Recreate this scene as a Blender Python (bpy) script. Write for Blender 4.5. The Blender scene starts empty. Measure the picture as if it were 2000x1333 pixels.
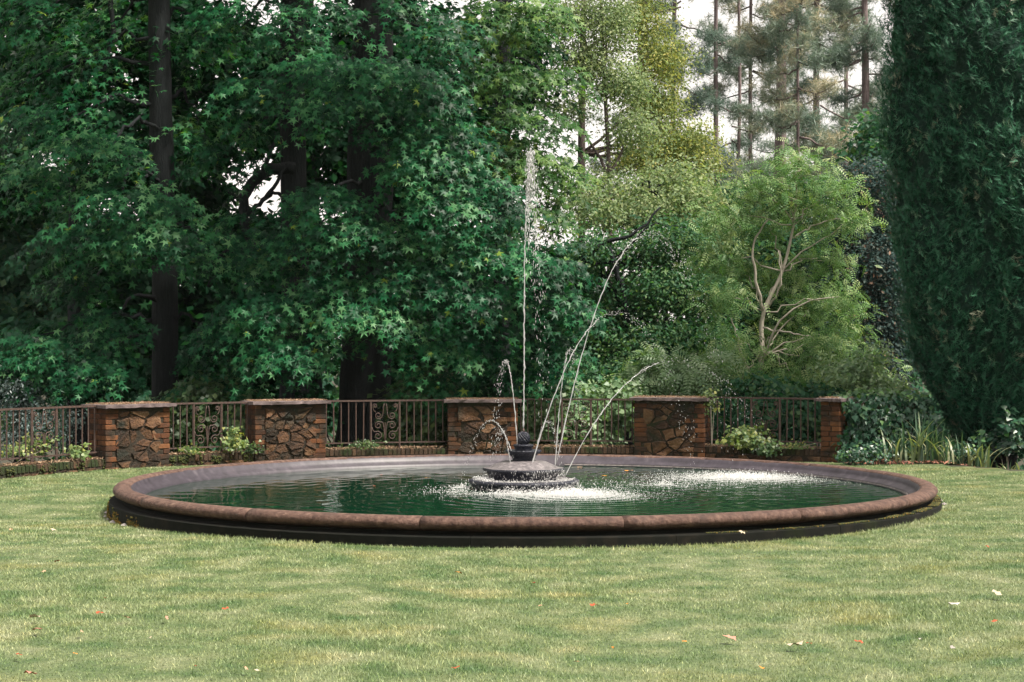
import bpy, bmesh, math, random
import numpy as np
from mathutils import Matrix, Vector

# ------------------------------------------------------------------ camera, sky, sun, exposure
F, CX, HY, H = 3200.0, 1000.0, 690.0, 1.765          # focal length in photo pixels, horizon, eye height
scene = bpy.context.scene
COL = scene.collection
cam_d = bpy.data.cameras.new('camera'); cam = bpy.data.objects.new('camera', cam_d); COL.objects.link(cam)
cam.location = (0, 0, H); cam.rotation_euler = (math.pi/2, 0, 0)
cam_d.sensor_width = 36.0; cam_d.lens = F/2000*36; cam_d.shift_y = (HY-666.5)/2000
cam_d.clip_end = 3000
scene.camera = cam

SUN_EL, SUN_AZ = 57.0, 116.0                            # azimuth from +Y (away from the camera) towards +X (right)
world = bpy.data.worlds.new('World'); scene.world = world; world.use_nodes = True
wn, wl = world.node_tree.nodes, world.node_tree.links
wn.clear()
sky = wn.new('ShaderNodeTexSky'); sky.sky_type = 'NISHITA'; sky.sun_disc = False
sky.sun_elevation = math.radians(SUN_EL); sky.sun_rotation = math.radians(SUN_AZ)
sky.air_density = 1.0; sky.dust_density = 4.0; sky.ozone_density = 1.0
mulw = wn.new('ShaderNodeVectorMath'); mulw.operation = 'SCALE'; mulw.inputs['Scale'].default_value = 0.07
mixw = wn.new('ShaderNodeMix'); mixw.data_type = 'RGBA'; mixw.inputs[0].default_value = 0.85   # thin bright overcast
mixw.inputs[7].default_value = (0.55, 0.512, 0.475, 1)
bgw = wn.new('ShaderNodeBackground'); outw = wn.new('ShaderNodeOutputWorld')
wl.new(sky.outputs[0], mulw.inputs[0]); wl.new(mulw.outputs[0], mixw.inputs[6])
wl.new(mixw.outputs[2], bgw.inputs['Color']); wl.new(bgw.outputs[0], outw.inputs['Surface'])
bgw.inputs['Strength'].default_value = 1.0
sun_d = bpy.data.lights.new('sun', 'SUN'); sun = bpy.data.objects.new('sun', sun_d); COL.objects.link(sun)
sun_d.energy = 4.2; sun_d.angle = math.radians(9.0); sun_d.color = (1.0, 0.93, 0.82)
_e, _a = math.radians(SUN_EL), math.radians(SUN_AZ)
sun_dir = Vector((math.sin(_a)*math.cos(_e), math.cos(_a)*math.cos(_e), math.sin(_e)))
sun.rotation_euler = sun_dir.to_track_quat('Z', 'Y').to_euler(); sun.location = (20, 20, 40)
vs = scene.view_settings
vs.view_transform = 'Standard'; vs.look = 'None'; vs.gamma = 1.0; vs.use_curve_mapping = False
vs.exposure = 1.36
scene.render.engine = 'CYCLES'
HAZE = 0.0001
scene.cycles.max_bounces = 6; scene.cycles.diffuse_bounces = 3; scene.cycles.glossy_bounces = 3
scene.cycles.transmission_bounces = 4; scene.cycles.transparent_max_bounces = 6
scene.cycles.caustics_reflective = False; scene.cycles.caustics_refractive = False
scene.cycles.use_denoising = True

# ------------------------------------------------------------------ helpers
def P(px, py, Y):
    return np.array([(px-CX)/F*Y, Y, H-(py-HY)/F*Y])
def link(o, parent=None):
    COL.objects.link(o)
    if parent is not None: o.parent = parent
    return o
def tag(o, label=None, cat=None, group=None, kind=None):
    if label: o['label'] = label
    if cat: o['category'] = cat
    if group: o['group'] = group
    if kind: o['kind'] = kind
    return o
def thing(name, label, cat, loc=(0, 0, 0), rz=0.0, group=None):
    o = bpy.data.objects.new(name, None); COL.objects.link(o)
    o.empty_display_size = 0.2
    o.location = tuple(float(v) for v in loc); o.rotation_euler = (0, 0, rz)
    return tag(o, label, cat, group)
def mesh_py(name, verts, faces, mat=None, smooth=False):
    me = bpy.data.meshes.new(name)
    me.from_pydata([tuple(map(float, v)) for v in verts], [], [tuple(f) for f in faces])
    if mat: me.materials.append(mat)
    if smooth: me.polygons.foreach_set('use_smooth', [True]*len(me.polygons))
    me.update()
    return me
def obj(name, me, parent=None, loc=None, kind=None):
    o = bpy.data.objects.new(name, me); link(o, parent)
    if loc is not None: o.location = tuple(float(v) for v in loc)
    if kind: o['kind'] = kind
    return o
def nrm(a):
    a = np.asarray(a, float)
    return a/np.maximum(np.linalg.norm(a, axis=-1, keepdims=True), 1e-9)
def frames(n, tip):
    z = nrm(n); y = nrm(tip-(tip*z).sum(-1, keepdims=True)*z); x = np.cross(y, z)
    return np.stack([x, y, z], axis=-1)
def build_leaves(name, T, L, mat, parent=None, base=(0, 0, 0), kind='stuff', smooth=False):
    TV, TF = T
    TV = np.asarray(TV, float); k = len(TV); n = len(L['s'])
    V = L['c'][:, None, :]+L['s'][:, None, None]*np.einsum('nij,kj->nki', L['R'], TV)-np.asarray(base, float)
    fl = np.concatenate([np.array(f) for f in TF]); ft = np.array([len(f) for f in TF])
    loops = (fl[None, :]+(np.arange(n)*k)[:, None]).ravel().astype(np.int32)
    tot = np.tile(ft, n).astype(np.int32); start = np.concatenate([[0], np.cumsum(tot)[:-1]]).astype(np.int32)
    me = bpy.data.meshes.new(name)
    me.vertices.add(n*k); me.vertices.foreach_set('co', V.astype(np.float32).ravel())
    me.loops.add(len(loops)); me.loops.foreach_set('vertex_index', loops)
    me.polygons.add(len(tot)); me.polygons.foreach_set('loop_start', start); me.polygons.foreach_set('loop_total', tot)
    at = me.attributes.new('tint', 'FLOAT', 'FACE'); at.data.foreach_set('value', np.repeat(L['t'], len(TF)).astype(np.float32))
    if smooth: me.polygons.foreach_set('use_smooth', np.ones(len(tot), bool))
    me.materials.append(mat); me.update(calc_edges=True)
    o = bpy.data.objects.new(name, me); link(o, parent)
    if kind: o['kind'] = kind
    return o
def cat(Ls):
    return {k: np.concatenate([L[k] for L in Ls]) for k in Ls[0]}
def sub(L, m):
    return {k: v[m] for k, v in L.items()}
def tube(pts, rad, sides=8, rng=None, jit=0.0, closed_end=True):
    pts = np.asarray(pts, float); n = len(pts)
    rad = np.full(n, rad, float) if np.isscalar(rad) else np.asarray(rad, float)
    tan = nrm(np.gradient(pts, axis=0))
    ref = np.array([0, 0, 1.0]) if abs(tan[0, 2]) < 0.9 else np.array([0, 1.0, 0])
    V, Fc = [], []
    u = nrm(np.cross(tan[0], ref))
    for i in range(n):
        u = nrm(u-tan[i]*np.dot(u, tan[i])); w = np.cross(tan[i], u)
        for k in range(sides):
            a = 2*math.pi*k/sides
            r = rad[i]*(1+(rng.uniform(-jit, jit) if rng is not None else 0))
            V.append(pts[i]+r*(math.cos(a)*u+math.sin(a)*w))
    for i in range(n-1):
        for k in range(sides):
            a, b = i*sides+k, i*sides+(k+1) % sides
            Fc.append((a, b, b+sides, a+sides))
    if closed_end:
        Fc.append(tuple(range(sides-1, -1, -1))); Fc.append(tuple((n-1)*sides+k for k in range(sides)))
    return V, Fc
def spline(pts, n):
    pts = np.asarray(pts, float); m = len(pts)
    pp = np.vstack([2*pts[0]-pts[1], pts, 2*pts[-1]-pts[-2]])
    out = []
    for t in np.linspace(0, m-1, n):
        i = min(int(t), m-2); f = t-i
        p0, p1, p2, p3 = pp[i], pp[i+1], pp[i+2], pp[i+3]
        out.append(0.5*((2*p1)+(-p0+p2)*f+(2*p0-5*p1+4*p2-p3)*f*f+(-p0+3*p1-3*p2+p3)*f**3))
    return np.array(out)

# ------------------------------------------------------------------ materials
def mat_new(name):
    m = bpy.data.materials.new(name); m.use_nodes = True
    nt = m.node_tree; nt.nodes.clear()
    return m, nt.nodes, nt.links
def ramp(nodes, stops):
    r = nodes.new('ShaderNodeValToRGB'); e = r.color_ramp.elements
    while len(e) < len(stops): e.new(0.5)
    for el, (p, c) in zip(e, stops): el.position = p; el.color = (*c, 1)
    return r
def leaf_mat(name, stops, rough=0.42, transl=0.35, tcol=(1.3, 1.5, 0.5), spec=0.5):
    m, N, L = mat_new(name)
    at = N.new('ShaderNodeAttribute'); at.attribute_name = 'tint'
    r = ramp(N, stops); L.new(at.outputs['Fac'], r.inputs[0])
    p = N.new('ShaderNodeBsdfPrincipled'); p.inputs['Roughness'].default_value = rough
    p.inputs['Specular IOR Level'].default_value = spec
    L.new(r.outputs[0], p.inputs['Base Color'])
    t = N.new('ShaderNodeBsdfTranslucent')
    mu = N.new('ShaderNodeMix'); mu.data_type = 'RGBA'; mu.blend_type = 'MULTIPLY'; mu.inputs[0].default_value = 1
    L.new(r.outputs[0], mu.inputs[6]); mu.inputs[7].default_value = (*tcol, 1); L.new(mu.outputs[2], t.inputs[0])
    mx = N.new('ShaderNodeMixShader'); mx.inputs[0].default_value = transl
    o = N.new('ShaderNodeOutputMaterial')
    L.new(p.outputs[0], mx.inputs[1]); L.new(t.outputs[0], mx.inputs[2]); L.new(mx.outputs[0], o.inputs[0])
    return m
def noise_mat(name, stops, scale=4.0, stretch=(1, 1, 1), rough=0.85, bump=0.3, bdist=0.02, detail=6.0, rand=0.0, spec=0.3,
              spots=None, bscale=None, up=None, random_hue=0.0, coords='Object'):
    """stone / bark / brick / soil: noise ramp, optional per-object variation, spots (moss, stains), colour on upward faces (litter, moss)"""
    m, N, L = mat_new(name)
    tc = N.new('ShaderNodeTexCoord'); mp = N.new('ShaderNodeMapping'); mp.inputs['Scale'].default_value = stretch
    if coords == 'World':
        g = N.new('ShaderNodeNewGeometry'); L.new(g.outputs['Position'], mp.inputs[0])
    else:
        L.new(tc.outputs['Object'], mp.inputs[0])
    n = N.new('ShaderNodeTexNoise'); n.inputs['Scale'].default_value = scale; n.inputs['Detail'].default_value = detail
    n.inputs['Roughness'].default_value = 0.65
    L.new(mp.outputs[0], n.inputs['Vector'])
    fac = n.outputs['Fac']
    if rand:
        oi = N.new('ShaderNodeObjectInfo'); ma = N.new('ShaderNodeMath'); ma.operation = 'MULTIPLY_ADD'
        L.new(oi.outputs['Random'], ma.inputs[0]); ma.inputs[1].default_value = rand; ma.inputs[2].default_value = -rand/2
        ad = N.new('ShaderNodeMath'); ad.operation = 'ADD'; L.new(ma.outputs[0], ad.inputs[0]); L.new(fac, ad.inputs[1]); fac = ad.outputs[0]
    r = ramp(N, stops); L.new(fac, r.inputs[0]); colr = r.outputs[0]
    if spots:
        sc, thr, c2, soft = spots
        n2 = N.new('ShaderNodeTexNoise'); n2.inputs['Scale'].default_value = sc; n2.inputs['Detail'].default_value = 5
        g2 = N.new('ShaderNodeNewGeometry'); L.new(g2.outputs['Position'], n2.inputs['Vector'])
        mr = N.new('ShaderNodeMapRange'); mr.inputs[1].default_value = thr; mr.inputs[2].default_value = thr+soft
        L.new(n2.outputs['Fac'], mr.inputs[0])
        mx = N.new('ShaderNodeMix'); mx.data_type = 'RGBA'; L.new(mr.outputs[0], mx.inputs[0]); L.new(colr, mx.inputs[6]); mx.inputs[7].default_value = (*c2, 1)
        colr = mx.outputs[2]
    p = N.new('ShaderNodeBsdfPrincipled'); p.inputs['Roughness'].default_value = rough; p.inputs['Specular IOR Level'].default_value = spec
    L.new(colr, p.inputs['Base Color'])
    if bump:
        nb = N.new('ShaderNodeTexNoise'); nb.inputs['Scale'].default_value = bscale or scale*2.5; nb.inputs['Detail'].default_value = 8
        L.new(mp.outputs[0], nb.inputs['Vector'])
        b = N.new('ShaderNodeBump'); b.inputs['Strength'].default_value = bump; b.inputs['Distance'].default_value = bdist
        L.new(nb.outputs['Fac'], b.inputs['Height']); L.new(b.outputs[0], p.inputs['Normal'])
    o = N.new('ShaderNodeOutputMaterial'); L.new(p.outputs[0], o.inputs[0])
    return m

M = {}
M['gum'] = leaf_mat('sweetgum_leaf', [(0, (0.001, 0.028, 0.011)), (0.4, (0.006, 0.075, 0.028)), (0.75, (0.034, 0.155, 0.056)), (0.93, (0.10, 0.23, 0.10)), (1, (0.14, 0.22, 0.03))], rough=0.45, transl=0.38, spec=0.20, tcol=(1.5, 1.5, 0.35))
M['gum_sun'] = leaf_mat('sunny_sweetgum_leaf', [(0, (0.008, 0.045, 0.012)), (0.4, (0.030, 0.095, 0.024)), (0.75, (0.075, 0.165, 0.040)), (0.93, (0.16, 0.25, 0.075)), (1, (0.20, 0.23, 0.04))], rough=0.45, transl=0.42, spec=0.2, tcol=(1.5, 1.5, 0.35))  # warmer, lighter copy of the gum leaf, sunlight put into the colour
M['gum_back'] = leaf_mat('shade_leaf', [(0, (0.001, 0.020, 0.008)), (0.6, (0.004, 0.042, 0.015)), (1, (0.02, 0.11, 0.02))], rough=0.6, transl=0.4, spec=0.12)  # darker green for the trees behind, canopy shade painted in
M['mid'] = leaf_mat('mid_green_leaf', [(0, (0.018, 0.075, 0.036)), (0.6, (0.055, 0.14, 0.062)), (1, (0.17, 0.25, 0.11))], rough=0.55, transl=0.42, spec=0.18)
M['gum_back2'] = leaf_mat('olive_shade_leaf', [(0, (0.006, 0.036, 0.018)), (0.6, (0.018, 0.075, 0.032)), (1, (0.07, 0.14, 0.05))], rough=0.6, transl=0.4, spec=0.12)
M['yellow_tree'] = leaf_mat('yellow_green_leaf', [(0, (0.11, 0.17, 0.06)), (0.5, (0.22, 0.265, 0.095)), (0.85, (0.38, 0.375, 0.115)), (1, (0.45, 0.40, 0.14))], rough=0.6, transl=0.45, tcol=(1.1, 1.15, 0.6), spec=0.15)
M['airy'] = leaf_mat('airy_leaf', [(0, (0.11, 0.18, 0.09)), (0.5, (0.21, 0.28, 0.14)), (1, (0.36, 0.39, 0.21))], rough=0.6, transl=0.45, tcol=(1.1, 1.2, 0.7), spec=0.15)
M['maple_light'] = leaf_mat('light_green_leaf', [(0, (0.025, 0.06, 0.025)), (0.5, (0.05, 0.10, 0.035)), (1, (0.12, 0.17, 0.05))], rough=0.45, transl=0.4)
M['under'] = leaf_mat('understorey_leaf', [(0, (0.012, 0.060, 0.034)), (0.6, (0.034, 0.115, 0.058)), (1, (0.12, 0.19, 0.08))], rough=0.5, transl=0.4, spec=0.2)
M['mimosa'] = leaf_mat('feathery_leaf', [(0, (0.05, 0.14, 0.04)), (0.5, (0.13, 0.245, 0.075)), (1, (0.33, 0.40, 0.19))], rough=0.5, transl=0.35, tcol=(1.2, 1.25, 0.5), spec=0.3)
M['sumac'] = leaf_mat('pale_shrub_leaf', [(0, (0.09, 0.17, 0.08)), (0.5, (0.17, 0.27, 0.14)), (1, (0.32, 0.40, 0.24))], rough=0.45, transl=0.35)
M['purple'] = leaf_mat('purple_grey_leaf', [(0, (0.012, 0.035, 0.034)), (0.55, (0.028, 0.060, 0.054)), (0.85, (0.07, 0.085, 0.07)), (1, (0.22, 0.14, 0.10))], rough=0.65, transl=0.25, tcol=(1.2, 1, 0.9), spec=0.15)
M['needle'] = leaf_mat('pine_needle', [(0, (0.10, 0.165, 0.135)), (0.6, (0.19, 0.25, 0.19)), (1, (0.46, 0.40, 0.28))], rough=0.5, transl=0.35, tcol=(1, 1, 0.8))
M['cypress'] = leaf_mat('cypress_spray', [(0, (0.002, 0.034, 0.017)), (0.5, (0.008, 0.080, 0.038)), (0.93, (0.05, 0.165, 0.095)), (1, (0.17, 0.19, 0.13))], rough=0.55, transl=0.12, spec=0.3)
M['ivy'] = leaf_mat('ivy_leaf', [(0, (0.004, 0.030, 0.017)), (0.6, (0.016, 0.068, 0.034)), (1, (0.09, 0.18, 0.05))], rough=0.4, transl=0.2)
M['weed'] = leaf_mat('weed_leaf', [(0, (0.05, 0.11, 0.03)), (0.5, (0.13, 0.19, 0.06)), (1, (0.32, 0.32, 0.09))], rough=0.5, transl=0.35)
M['silver'] = leaf_mat('silver_leaf', [(0, (0.03, 0.06, 0.055)), (0.6, (0.08, 0.12, 0.12)), (1, (0.2, 0.25, 0.25))], rough=0.4, transl=0.2)
M['blade'] = leaf_mat('iris_blade', [(0, (0.03, 0.08, 0.05)), (0.6, (0.08, 0.14, 0.08)), (1, (0.26, 0.27, 0.15))], rough=0.4, transl=0.25)
M['straw'] = leaf_mat('dry_straw', [(0, (0.17, 0.10, 0.06)), (0.6, (0.33, 0.21, 0.13)), (1, (0.48, 0.36, 0.24))], rough=0.8, transl=0.1, tcol=(1, 1, 1))
M['mulch'] = leaf_mat('red_brown_litter', [(0, (0.08, 0.03, 0.02)), (0.6, (0.22, 0.08, 0.05)), (1, (0.35, 0.17, 0.11))], rough=0.8, transl=0.05, tcol=(1, 1, 1))
M['moss'] = leaf_mat('moss', [(0, (0.018, 0.03, 0.006)), (0.6, (0.07, 0.075, 0.012)), (1, (0.26, 0.14, 0.02))], rough=0.9, transl=0.1, tcol=(1, 1, 0.5))
M['bark_dark'] = noise_mat('dark_bark', [(0.25, (0.003, 0.005, 0.007)), (0.5, (0.008, 0.011, 0.013)), (0.75, (0.020, 0.024, 0.027))], scale=5, stretch=(6, 6, 0.7), bump=0.9, bdist=0.05, rough=0.9)
M['bark_pale'] = noise_mat('pale_bark', [(0.3, (0.26, 0.235, 0.19)), (0.6, (0.40, 0.36, 0.30)), (0.8, (0.50, 0.47, 0.40))], scale=6, stretch=(2, 2, 0.6), bump=0.3, rough=0.8)
M['bark_pine'] = noise_mat('pine_bark', [(0.3, (0.08, 0.06, 0.06)), (0.55, (0.17, 0.13, 0.13)), (0.8, (0.28, 0.22, 0.21))], scale=3, stretch=(4, 4, 0.8), bump=0.8, bdist=0.05, rough=0.9)
M['coping'] = noise_mat('brown_coping_stone', [(0.25, (0.022, 0.011, 0.009)), (0.45, (0.062, 0.034, 0.026)), (0.62, (0.105, 0.062, 0.047)), (0.8, (0.19, 0.13, 0.10))], scale=16, bump=0.8, bdist=0.014, rough=0.85, rand=0.10, spots=(4.3, 0.56, (0.036, 0.023, 0.019), 0.25), coords='World')
M['inner'] = noise_mat('wet_skylit_stone', [(0.3, (0.018, 0.014, 0.019)), (0.55, (0.038, 0.031, 0.041)), (0.8, (0.085, 0.072, 0.082))], scale=9, stretch=(1, 1, 0.35), bump=0.3, bdist=0.006, rough=0.5, spec=0.5, spots=(3.0, 0.60, (0.05, 0.04, 0.05), 0.15), coords='World')  # violet grey puts reflected sky and shade into the wet stone's colour
M['limescale'] = noise_mat('limescale', [(0.3, (0.10, 0.09, 0.09)), (0.6, (0.26, 0.23, 0.22))], scale=14, bump=0.2, rough=0.7, coords='World')
M['plinth'] = noise_mat('shaded_damp_stone', [(0.25, (0.002, 0.003, 0.002)), (0.55, (0.005, 0.0055, 0.004)), (0.8, (0.018, 0.014, 0.010))], scale=6, bump=0.5, bdist=0.012, rough=0.9, spec=0.15, rand=0.08, spots=(1.7, 0.60, (0.008, 0.012, 0.003), 0.12), coords='World')  # damp dark stone taken near black, shade under the coping painted in
M['pale_rock'] = noise_mat('pale_footing', [(0.3, (0.16, 0.14, 0.14)), (0.7, (0.36, 0.32, 0.31))], scale=8, bump=0.6, rough=0.9)
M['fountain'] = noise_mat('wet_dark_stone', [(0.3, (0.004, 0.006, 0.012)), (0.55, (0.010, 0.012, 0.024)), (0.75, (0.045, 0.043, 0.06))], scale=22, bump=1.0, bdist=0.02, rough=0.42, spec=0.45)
M['fountain_top'] = noise_mat('lit_wet_stone', [(0.3, (0.05, 0.045, 0.05)), (0.55, (0.14, 0.125, 0.13)), (0.8, (0.32, 0.29, 0.29))], scale=20, bump=1.0, bdist=0.01, rough=0.4, spec=0.6)  # tier tops: light from above painted in as a paler wet stone
M['brick'] = noise_mat('orange_brick', [(0.2, (0.035, 0.015, 0.009)), (0.45, (0.085, 0.033, 0.015)), (0.65, (0.13, 0.050, 0.019)), (0.85, (0.19, 0.09, 0.042))], scale=9, rand=0.45, bump=0.7, bdist=0.012, rough=0.95, spots=(3.2, 0.44, (0.022, 0.018, 0.013), 0.22))
M['sill_brick'] = noise_mat('mossy_sill_brick', [(0.2, (0.016, 0.013, 0.009)), (0.5, (0.045, 0.028, 0.018)), (0.8, (0.10, 0.055, 0.032))], scale=9, rand=0.4, bump=0.7, bdist=0.012, rough=0.95, spots=(3.0, 0.5, (0.018, 0.028, 0.008), 0.14))
M['stone'] = noise_mat('rubble_stone', [(0.2, (0.016, 0.011, 0.008)), (0.45, (0.050, 0.027, 0.016)), (0.65, (0.10, 0.051, 0.026)), (0.85, (0.145, 0.085, 0.048))], scale=12, rand=0.6, bump=1.0, bdist=0.035, rough=0.9, spots=(2.6, 0.49, (0.016, 0.018, 0.013), 0.18))
M['mortar'] = noise_mat('dark_mortar', [(0.3, (0.010, 0.009, 0.007)), (0.7, (0.040, 0.029, 0.019))], scale=14, bump=0.8, bdist=0.02, rough=0.95, spots=(2.0, 0.55, (0.02, 0.028, 0.012), 0.2))
M['cap'] = noise_mat('grey_cap_stone', [(0.3, (0.055, 0.042, 0.044)), (0.6, (0.13, 0.10, 0.10)), (0.85, (0.24, 0.19, 0.18))], scale=8, bump=0.7, bdist=0.015, rough=0.9, rand=0.1)
M['iron'] = noise_mat('rusty_iron', [(0.3, (0.026, 0.017, 0.015)), (0.55, (0.062, 0.038, 0.031)), (0.85, (0.13, 0.075, 0.052))], scale=30, bump=0.25, bdist=0.003, rough=0.65, spec=0.4)
M['soil'] = noise_mat('forest_floor_soil', [(0.3, (0.012, 0.014, 0.008)), (0.6, (0.035, 0.032, 0.018)), (0.85, (0.08, 0.06, 0.035))], scale=3, bump=0.8, bdist=0.05, rough=1, coords='World')
M['bed'] = noise_mat('dark_mulch', [(0.3, (0.025, 0.014, 0.010)), (0.6, (0.075, 0.04, 0.028)), (0.85, (0.16, 0.09, 0.06))], scale=12, bump=1.0, bdist=0.04, rough=1, coords='World')

def grass_mat(name, blade):
    m, N, L = mat_new(name)
    g = N.new('ShaderNodeNewGeometry')
    def nz(scale, detail=3, sx=1.0):
        mp = N.new('ShaderNodeMapping'); mp.inputs['Scale'].default_value = (sx, 1, 1); L.new(g.outputs['Position'], mp.inputs[0])
        n = N.new('ShaderNodeTexNoise'); n.inputs['Scale'].default_value = scale; n.inputs['Detail'].default_value = detail
        L.new(mp.outputs[0], n.inputs['Vector']); return n.outputs['Fac']
    r1 = ramp(N, [(0.25, (0.055, 0.122, 0.038)), (0.42, (0.122, 0.172, 0.070)), (0.56, (0.20, 0.232, 0.118)), (0.72, (0.30, 0.305, 0.20))])
    L.new(nz(2.6, 7, 0.9), r1.inputs[0])
    r2 = ramp(N, [(0.55, (0, 0, 0)), (0.72, (1, 1, 1))]); L.new(nz(1.3, 6, 0.8), r2.inputs[0])
    mx = N.new('ShaderNodeMix'); mx.data_type = 'RGBA'
    mf = N.new('ShaderNodeMath'); mf.operation = 'MULTIPLY'; mf.inputs[1].default_value = 0.55; L.new(r2.outputs[0], mf.inputs[0])
    L.new(mf.outputs[0], mx.inputs[0]); L.new(r1.outputs[0], mx.inputs[6]); mx.inputs[7].default_value = (0.27, 0.235, 0.085, 1)
    c = mx.outputs[2]
    if blade:
        at = N.new('ShaderNodeAttribute'); at.attribute_name = 'tint'
        rt = ramp(N, [(0, (0.45, 0.55, 0.5)), (0.5, (1.15, 1.2, 1.1)), (0.8, (1.6, 1.6, 1.5)), (1, (2.3, 2.1, 1.8))]); L.new(at.outputs['Fac'], rt.inputs[0])
    else:
        rt = ramp(N, [(0.3, (0.25, 0.3, 0.22)), (0.7, (0.6, 0.62, 0.5))]); L.new(nz(40, 3), rt.inputs[0])  # turf under the blades darkened, shade in the gaps painted in
    mu = N.new('ShaderNodeMix'); mu.data_type = 'RGBA'; mu.blend_type = 'MULTIPLY'; mu.inputs[0].default_value = 1
    L.new(c, mu.inputs[6]); L.new(rt.outputs[0], mu.inputs[7])
    p = N.new('ShaderNodeBsdfPrincipled'); p.inputs['Roughness'].default_value = 0.55; L.new(mu.outputs[2], p.inputs['Base Color'])
    o = N.new('ShaderNodeOutputMaterial')
    if blade:
        t = N.new('ShaderNodeBsdfTranslucent'); L.new(mu.outputs[2], t.inputs[0])
        ms = N.new('ShaderNodeMixShader'); ms.inputs[0].default_value = 0.3
        L.new(p.outputs[0], ms.inputs[1]); L.new(t.outputs[0], ms.inputs[2]); L.new(ms.outputs[0], o.inputs[0])
    else:
        L.new(p.outputs[0], o.inputs[0])
    return m
M['grass'] = grass_mat('grass_blades', True); M['lawn'] = grass_mat('lawn_turf', False)

def water_mat():
    m, N, L = mat_new('pond_water')
    p = N.new('ShaderNodeBsdfPrincipled'); p.inputs['Base Color'].default_value = (0.002, 0.022, 0.010, 1)
    p.inputs['Roughness'].default_value = 0.025; p.inputs['IOR'].default_value = 1.33
    g = N.new('ShaderNodeNewGeometry'); n = N.new('ShaderNodeTexNoise'); n.inputs['Scale'].default_value = 16; n.inputs['Detail'].default_value = 4
    L.new(g.outputs['Position'], n.inputs['Vector'])
    b = N.new('ShaderNodeBump'); b.inputs['Strength'].default_value = 0.06; b.inputs['Distance'].default_value = 0.01
    L.new(n.outputs['Fac'], b.inputs['Height']); L.new(b.outputs[0], p.inputs['Normal'])
    o = N.new('ShaderNodeOutputMaterial'); L.new(p.outputs[0], o.inputs[0]); return m
M['water'] = water_mat()
def spray_mat():
    m, N, L = mat_new('aerated_water')
    p = N.new('ShaderNodeBsdfPrincipled'); p.inputs['Base Color'].default_value = (0.92, 0.92, 0.92, 1)
    p.inputs['Roughness'].default_value = 0.12; p.inputs['IOR'].default_value = 1.33
    p.inputs['Transmission Weight'].default_value = 0.6
    t = N.new('ShaderNodeBsdfTranslucent'); t.inputs[0].default_value = (0.9, 0.9, 0.9, 1)
    ms = N.new('ShaderNodeMixShader'); ms.inputs[0].default_value = 0.3
    o = N.new('ShaderNodeOutputMaterial'); L.new(p.outputs[0], ms.inputs[1]); L.new(t.outputs[0], ms.inputs[2]); L.new(ms.outputs[0], o.inputs[0]); return m
M['spray'] = spray_mat()
def flat_mat(name, col, rough=0.7, transl=0.0):
    return noise_mat(name, [(0.3, tuple(c*0.7 for c in col)), (0.7, col)], scale=30, bump=0.2, bdist=0.002, rough=rough)

# ------------------------------------------------------------------ leaf templates (unit size, y = tip direction, z = normal)
def t_star():
    V = [(0, 0, 0)]; Fc = []
    angs = [-118, -58, 0, 58, 118]; rl = [0.42, 0.56, 0.66, 0.56, 0.42]
    nots = [-150, -88, -29, 29, 88, 150]; rn = [0.12, 0.19, 0.22, 0.22, 0.19, 0.12]
    for a, r in zip(nots, rn): V.append((r*math.sin(math.radians(a)), r*math.cos(math.radians(a)), 0.015))
    for a, r in zip(angs, rl): V.append((r*math.sin(math.radians(a)), r*math.cos(math.radians(a)), -0.10*r/0.66))
    for i in range(5): Fc.append((0, 1+i, 7+i, 2+i))
    return V, Fc
def t_diamond(w=0.5):
    return [(0, -0.5, 0), (w/2, 0.0, 0.05), (0, 0.5, -0.06), (-w/2, 0.0, 0.05)], [(0, 1, 2), (0, 2, 3)]
def t_lobed():      # ivy
    a = [(0, -0.35), (0.42, -0.28), (0.34, 0.05), (0.2, 0.12), (0, 0.6), (-0.2, 0.12), (-0.34, 0.05), (-0.42, -0.28)]
    V = [(x, y, -0.12*abs(x)-0.05*y) for x, y in a]
    return V, [(0, 1, 2, 3, 4), (0, 4, 5, 6, 7)]
def t_frond(n=6):
    V, Fc = [], []
    for k in range(n):
        y = -0.4+0.95*k/(n-1); ln = 0.22*math.sin(math.pi*(0.25+0.65*k/(n-1)))+0.04; z = -0.25*(k/(n-1))**2
        for s in (-1, 1):
            b = len(V)
            V += [(0, y, z), (s*ln*0.6, y+0.10, z-0.01), (s*ln*1.25, y+0.09, z-0.05), (s*ln*0.6, y-0.02, z-0.02)]
            Fc.append((b, b+1, b+2, b+3) if s > 0 else (b+3, b+2, b+1, b))
    return V, Fc
def t_needles(n=15, seed=3):
    rg = np.random.default_rng(seed); V, Fc = [], []
    for k in range(n):
        d = nrm(np.array([rg.normal(), rg.normal()+0.7, rg.normal()])); s = nrm(np.cross(d, rg.normal(size=3)))*0.025
        b = len(V); V += [tuple(-s+d*0.03), tuple(s+d*0.03), tuple(d*rg.uniform(0.6, 1.0))]; Fc.append((b, b+1, b+2))
    return V, Fc
def t_cypress():
    V, Fc = [], []
    def tri(p, a, ln, w):
        b = len(V); d = (math.sin(math.radians(a)), math.cos(math.radians(a))); q = (-d[1]*w, d[0]*w)
        V.extend([(p[0]-q[0], p[1]-q[1], p[2]), (p[0]+q[0], p[1]+q[1], p[2]), (p[0]+d[0]*ln, p[1]+d[1]*ln, p[2]-0.06)]); Fc.append((b, b+1, b+2))
    tri((0, -0.5, 0), 0, 1.3, 0.07)
    for k, (y, a, ln) in enumerate([(-0.35, 30, 0.7), (-0.2, -30, 0.7), (0.15, 24, 0.5)]): tri((0, y, 0.05*(k-1)), a, ln, 0.06)
    return V, Fc
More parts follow.
